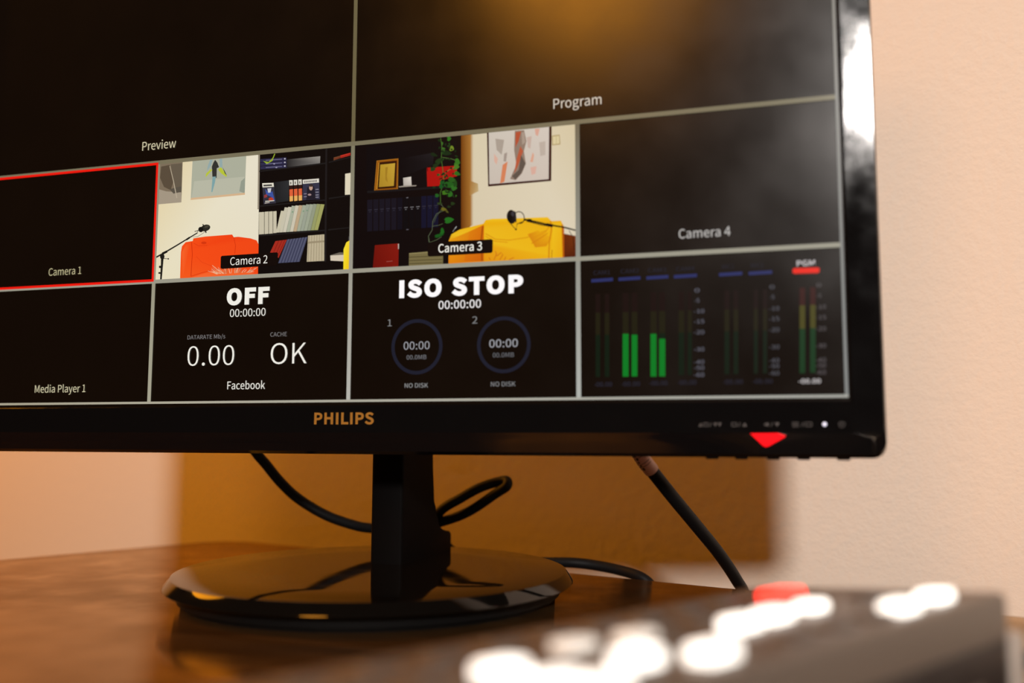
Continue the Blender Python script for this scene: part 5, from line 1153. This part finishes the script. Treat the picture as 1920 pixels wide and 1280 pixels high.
ZS = -0.1457
SYMBOLS = []
for cx, kind in ((0.1795, 0), (0.1921, 1), (0.2059, 2), (0.2188, 3)):
    L_ = [bar(cx - 0.0002, ZS - 0.0009, cx + 0.0006, ZS + 0.0010, 0.00028)]
    if kind == 0:
        L_ += [[(cx - 0.0052, ZS - 0.0008), (cx - 0.0040, ZS + 0.0009), (cx - 0.0034, ZS - 0.0008)]] + frame_rect(cx - 0.0028, ZS - 0.0007, cx - 0.0010, ZS + 0.0008)
        L_ += [[(cx + 0.0014, ZS + 0.0008), (cx + 0.0032, ZS + 0.0008), (cx + 0.0023, ZS - 0.0009)], [(cx + 0.0034, ZS + 0.0008), (cx + 0.0050, ZS + 0.0008), (cx + 0.0042, ZS - 0.0009)]]
    elif kind == 1:
        L_ += frame_rect(cx - 0.0032, ZS - 0.0007, cx - 0.0010, ZS + 0.0008) + [[(cx + 0.0014, ZS - 0.0008), (cx + 0.0034, ZS - 0.0008), (cx + 0.0024, ZS + 0.0009)]]
    elif kind == 2:
        L_ += [[(cx - 0.0030, ZS - 0.0004), (cx - 0.0022, ZS - 0.0004), (cx - 0.0012, ZS - 0.0009), (cx - 0.0012, ZS + 0.0010), (cx - 0.0022, ZS + 0.0005), (cx - 0.0030, ZS + 0.0005)],
               [(cx + 0.0014, ZS + 0.0008), (cx + 0.0034, ZS + 0.0008), (cx + 0.0024, ZS - 0.0009)]]
    else:
        L_ += [bar(cx - 0.0042, ZS + d, cx - 0.0014, ZS + d, 0.0003) for d in (-0.0008, 0.0, 0.0008)] + frame_rect(cx + 0.0014, ZS - 0.0007, cx + 0.0040, ZS + 0.0008)
    plate('button_symbol', L_, -0.00188, 0.00005, M['symbol'])
arc = [bar(0.2351 + 0.0011 * math.cos(math.radians(a)), ZS + 0.0011 * math.sin(math.radians(a)), 0.2351 + 0.0011 * math.cos(math.radians(a + 32)), ZS + 0.0011 * math.sin(math.radians(a + 32)), 0.0003) for a in range(120, 420, 30)]
plate('button_symbol', arc + [bar(0.2351, ZS, 0.2351, ZS + 0.0014, 0.0003)], -0.00188, 0.00005, M['symbol'])

bm = bmesh.new()
bmesh.ops.create_uvsphere(bm, u_segments=16, v_segments=10, radius=0.00085)
bmesh.ops.transform(bm, matrix=Matrix.Translation((0.2281, -0.00180, -0.1456)) @ Matrix.Diagonal((1, 0.45, 1, 1)), verts=bm.verts)
part('power_light', bm, M['power_led'])

bm = bmesh.new()  # glowing wedge standing in for the switcher's red button mirrored in the bezel
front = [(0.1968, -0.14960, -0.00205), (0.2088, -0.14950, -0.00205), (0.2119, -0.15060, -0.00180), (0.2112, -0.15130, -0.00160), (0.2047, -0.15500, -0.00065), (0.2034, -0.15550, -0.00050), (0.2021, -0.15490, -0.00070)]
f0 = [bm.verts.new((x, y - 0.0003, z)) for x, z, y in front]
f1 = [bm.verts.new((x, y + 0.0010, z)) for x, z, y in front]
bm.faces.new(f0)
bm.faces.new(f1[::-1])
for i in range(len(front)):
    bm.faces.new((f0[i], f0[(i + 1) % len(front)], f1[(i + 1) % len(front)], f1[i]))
o = part('red_reflection', bm, M['red_glint'], smooth=False)
o['label'] = 'reflection of the red button, built as a glowing triangle on the lower bezel'

for x in (0.1795, 0.1924, 0.2062, 0.2191, 0.2357):
    bm = bmesh.new()
    box(bm, (x - 0.0027, 0.0032, -0.16115), (x + 0.0027, 0.0085, -0.1598), 0.0004)
    part('control_button', bm, M['satin_black'])

# stand: round glossy base and column with a flared foot
BASE_Z = -0.2209
bm = bmesh.new()
lathe(bm, [(0, BASE_Z), (0.07, BASE_Z), (0.1010, BASE_Z), (0.1018, BASE_Z - 0.0003), (0.1052, BASE_Z - 0.0046), (0.1055, BASE_Z - 0.0054), (0.1048, BASE_Z - 0.0060), (0.1000, BASE_Z - 0.0068), (0, BASE_Z - 0.0068)], (0.0, 0.033), 128)
stand_base = part('stand_base', bm, M['base_gloss'], angle=22)
bm = bmesh.new()
lathe(bm, [(0, BASE_Z - 0.0066), (0.0990, BASE_Z - 0.0066), (0.0985, BASE_Z - 0.0115), (0.0965, BASE_Z - 0.0118), (0.0960, DESK_Z), (0, DESK_Z)], (0.0, 0.033), 96)
o = finish('base_pad', bm, M['matte_black'], stand_base)
bm = bmesh.new()
side = [(0.0490, BASE_Z), (0.0500, -0.0800), (0.0900, -0.0800), (0.0940, -0.1700), (0.0965, -0.1900)]
for k in range(1, 9):
    a = math.radians(k * 10)
    side.append((0.0965 + 0.0225 * (1 - math.cos(a)), -0.1900 - 0.0190 * math.sin(a)))
side += [(0.1245, -0.2098), (0.1268, -0.2112), (0.1268, BASE_Z)]
prism(bm, side, 'x', -0.0099, 0.0091)
es = [e for e in bm.edges if abs(e.verts[0].co.x - e.verts[1].co.x) < 1e-6 and not (e.verts[0].co.z <= BASE_Z + 1e-5 and e.verts[1].co.z <= BASE_Z + 1e-5)]
bmesh.ops.bevel(bm, geom=es, offset=0.0018, segments=3, affect='EDGES', profile=0.5)
part('stand_column', bm, M['satin_black'])

# ------------------------------------------------------------------ cables
A_PTS = [(-0.1130, 0.0400, -0.1150), (-0.1115, 0.054, -0.1270), (-0.106, 0.067, -0.145), (-0.1001, 0.075, -0.1604), (-0.0947, 0.08, -0.1692), (-0.0881, 0.085, -0.1793), (-0.079, 0.092, -0.19), (-0.0641, 0.099, -0.2), (-0.0503, 0.108, -0.2063), (-0.041, 0.117, -0.2091), (-0.0245, 0.132, -0.2104), (0.0009, 0.132, -0.205), (0.0191, 0.131, -0.1981), (0.0366, 0.131, -0.1868), (0.0440, 0.1292, -0.1822), (0.0432, 0.1322, -0.1790), (0.038, 0.1335, -0.1795), (0.0264, 0.1315, -0.1832),
         (0.0138, 0.128, -0.1903), (0.0019, 0.1275, -0.1975), (-0.006, 0.137, -0.2070), (-0.006, 0.149, -0.2180), (0.002, 0.1555, -0.2275), (0.022, 0.1590, -0.2312), (0.045, 0.1450, -0.2290), (0.0640, 0.1370, -0.2285), (0.0818, 0.1355, -0.2277), (0.0960, 0.1370, -0.2287), (0.1128, 0.1345, -0.2308), (0.1281, 0.1285, -0.2340), (0.1345, 0.1310, -0.2425), (0.1380, 0.1350, -0.2620), (0.139, 0.1390, -0.30), (0.139, 0.1390, -0.50)]
bm = bmesh.new()
tube(bm, spline(A_PTS, 8), 0.0031)
o = finish('power_cable', bm, M['rubber'])
tag(o, 'thin black cable looping behind the stand column and around the round base', 'cable')

B_PTS = [(0.1320, 0.040, -0.135), (0.1368, 0.0375, -0.1520), (0.1416, 0.039, -0.1604), (0.1449, 0.042, -0.1657), (0.1549, 0.056, -0.1814), (0.1658, 0.078, -0.1993), (0.1749, 0.1, -0.2154), (0.1819, 0.12, -0.2308), (0.1858, 0.1355, -0.2435), (0.1875, 0.1450, -0.2700), (0.188, 0.148, -0.32), (0.188, 0.148, -0.50)]
pathB = spline(B_PTS, 10)
video = thing('video_cable', pathB[0])
tag(video, 'straight black cable with a pink label dropping behind the desk edge', 'cable')
bm = bmesh.new()
tube(bm, pathB, 0.0034)
o = finish('cord', bm, M['rubber'], video)
o.matrix_parent_inverse = Matrix.Translation(-pathB[0])
sl = [p for p in pathB if -0.1690 <= p.z <= -0.1450]
bm = bmesh.new()
tube(bm, sl, 0.00385, 24)
sleeve = finish('label_sleeve', bm, M['sleeve'], video)
sleeve.matrix_parent_inverse = Matrix.Translation(-pathB[0])
sleeve['label'] = 'pale pink printed label wrapped around the cable'
bm = bmesh.new()
cum = [0.0]
for p, q in zip(sl, sl[1:]):
    cum.append(cum[-1] + (q - p).length)


def on_sleeve(d, a, r=0.00395):
    """point on the label: d metres before its lower end, a radians from the side facing the room"""
    s_ = max(0.0, min(cum[-1] - 1e-6, cum[-1] - d))
    k = max(i for i in range(len(cum) - 1) if cum[i] <= s_)
    ax = (sl[k + 1] - sl[k]).normalized()
    c = sl[k] + ax * (s_ - cum[k])
    sv = Vector((0.93, -0.3, 0.2))
    sv = (sv - ax * sv.dot(ax)).normalized()
    f_ = ax.cross(sv)
    if f_.y > 0:
        f_ = -f_
    return c + (f_ * math.cos(a) + sv * math.sin(a)) * r


def patch(d0, d1, a0, a1):
    n = max(1, int(abs(a1 - a0) / 0.2))
    for k in range(n):
        u, v = a0 + (a1 - a0) * k / n, a0 + (a1 - a0) * (k + 1) / n
        bm.faces.new([bm.verts.new(on_sleeve(d, a)) for d, a in ((d0, u), (d0, v), (d1, v), (d1, u))])


random.seed(3)
for off in (-0.62, -0.15):                                 # small printed marks
    t = 0.0042
    while t < 0.0160:
        w = random.choice((0.0007, 0.0011, 0.0016))
        patch(t, t + w, off - 0.17, off + random.choice((0.05, 0.17)))
        t += w + 0.0006
for d in (0.0062, 0.0074, 0.0103):                         # thin printed lines around it
    patch(d, d + 0.0003, -0.05, 1.35)
o = finish('label_print', bm, M['ink'], sleeve, smooth=False)

# ------------------------------------------------------------------ video switcher in the foreground
ang = math.radians(58.5)
SW = thing('video_switcher', (0.272, -0.130, DESK_Z))
SW.rotation_euler = (0, 0, ang)
tag(SW, 'low grey control box with glowing white push buttons in the blurred foreground', 'video switcher')
# own frame: x along the long side (0 at the far end), y from the rear side (0) to the front side, z above the desk
LEN, DEP, H0, H1 = 0.237, 0.082, 0.0405, 0.0330


def top_z(y):
    return H0 + (H1 - H0) * y / 0.075


bm = bmesh.new()
prof = [(0.0, 0.004), (0.0, H0 - 0.0), (DEP, top_z(DEP)), (DEP + 0.006, top_z(DEP) - 0.008), (DEP, 0.004)]
prism(bm, prof, 'x', -LEN, 0.0)
bmesh.ops.bevel(bm, geom=bm.edges[:], offset=0.0022, segments=3, affect='EDGES', profile=0.5)
finish('body', bm, M['body'], SW)
for x, y in ((-0.015, 0.012), (-0.015, DEP - 0.012), (-LEN + 0.015, 0.012), (-LEN + 0.015, DEP - 0.012)):
    bm = bmesh.new()
    lathe(bm, [(0, 0.0045), (0.006, 0.0045), (0.0065, 0.0), (0, 0.0)], (x, y), 20)
    finish('rubber_foot', bm, M['matte_black'], SW)


def button(x, y, w, d, h, material, label=None):
    bm = bmesh.new()
    box(bm, (-w / 2, -d / 2, -0.0010), (w / 2, d / 2, h), 0.0011, 3)
    o = finish('push_button', bm, material, SW)
    o.location = (x, y, top_z(y))
    o.rotation_euler = (math.atan2(H1 - H0, 0.075), 0, 0)
    if label:
        o['label'] = label
    return o


lit = [(-0.1600, 0.0345), (-0.1650, 0.0150), (-0.1640, 0.0050), (-0.1375, 0.0190), (-0.1255, 0.0095), (-0.0890, 0.0280), (-0.0735, 0.0290), (-0.0495, 0.0075), (-0.0265, 0.0090)]
for x, y in lit:
    button(x, y, 0.0095, 0.0075, 0.0030, M['key_lit'], 'button glowing white')
button(-0.0531, 0.0304, 0.0080, 0.0070, 0.0026, M['key_lit'], 'button glowing white')
for x, y in ((-0.1290, 0.0450), (-0.1130, 0.0405)):
    button(x, y, 0.0095, 0.0075, 0.0024, M['key_dim'], 'button glowing dimly')
button(-0.0324, 0.0525, 0.0130, 0.0090, 0.0030, M['key_red'], 'button glowing red')
off_keys = [(-0.0265 - 0.0178 * k, y) for k in range(11) for y in (0.0085, 0.0285, 0.0470, 0.0650)]
taken = lit + [(-0.0531, 0.0304), (-0.129, 0.045), (-0.113, 0.0405), (-0.0324, 0.0525)]
for x, y in off_keys:
    if all(abs(x - a) > 0.0125 or abs(y - c) > 0.0098 for a, c in taken):
        button(x, y, 0.0095, 0.0075, 0.0014, M['key_off'])
        taken.append((x, y))
bm = bmesh.new()
box(bm, (-LEN + 0.004, -0.0006, 0.0055), (-0.004, 0.0010, H0 - 0.0125), 0.0003)
finish('rear_panel', bm, M['body_side'], SW)
# sockets on the rear side
for k in range(6):
    x = -0.030 - 0.027 * k
    bm = bmesh.new()
    box(bm, (x - 0.0085, -0.0012, 0.0115), (x + 0.0085, 0.0008, 0.0185), 0.0006)
    s_ = finish('socket', bm, M['metal'], SW)
    bm = bmesh.new()
    box(bm, (x - 0.0068, -0.0016, 0.0128), (x + 0.0068, -0.0008, 0.0172))
    finish('socket_opening', bm, M['matte_black'], s_, smooth=False)

# plug pushed into the far end of the control box, with its lead
rot = Matrix.Rotation(ang, 3, 'Z')
plug = thing('plug_lead', (0, 0, 0))
W = lambda x, y, z: SW.location + rot @ Vector((x, y, z))
plug.location = W(0.0008, 0.0075, 0.0125)
plug.rotation_euler = (0, 0, ang)
tag(plug, 'pale plug with its lead at the far end of the control box', 'cable')
bm = bmesh.new()
box(bm, (0.0, -0.0065, -0.0075), (0.0130, 0.0065, 0.0150), 0.0015)
finish('plug', bm, M['plug'], plug)
bm = bmesh.new()
tube(bm, spline([(0.013, 0, 0.005), (0.030, -0.001, 0.003), (0.050, -0.006, -0.004), (0.075, -0.016, -0.0093), (0.11, -0.035, -0.0093), (0.20, -0.085, -0.0093), (0.32, -0.13, -0.0093), (0.46, -0.15, -0.0093)], 8), 0.0028)
finish('lead', bm, M['rubber'], plug)
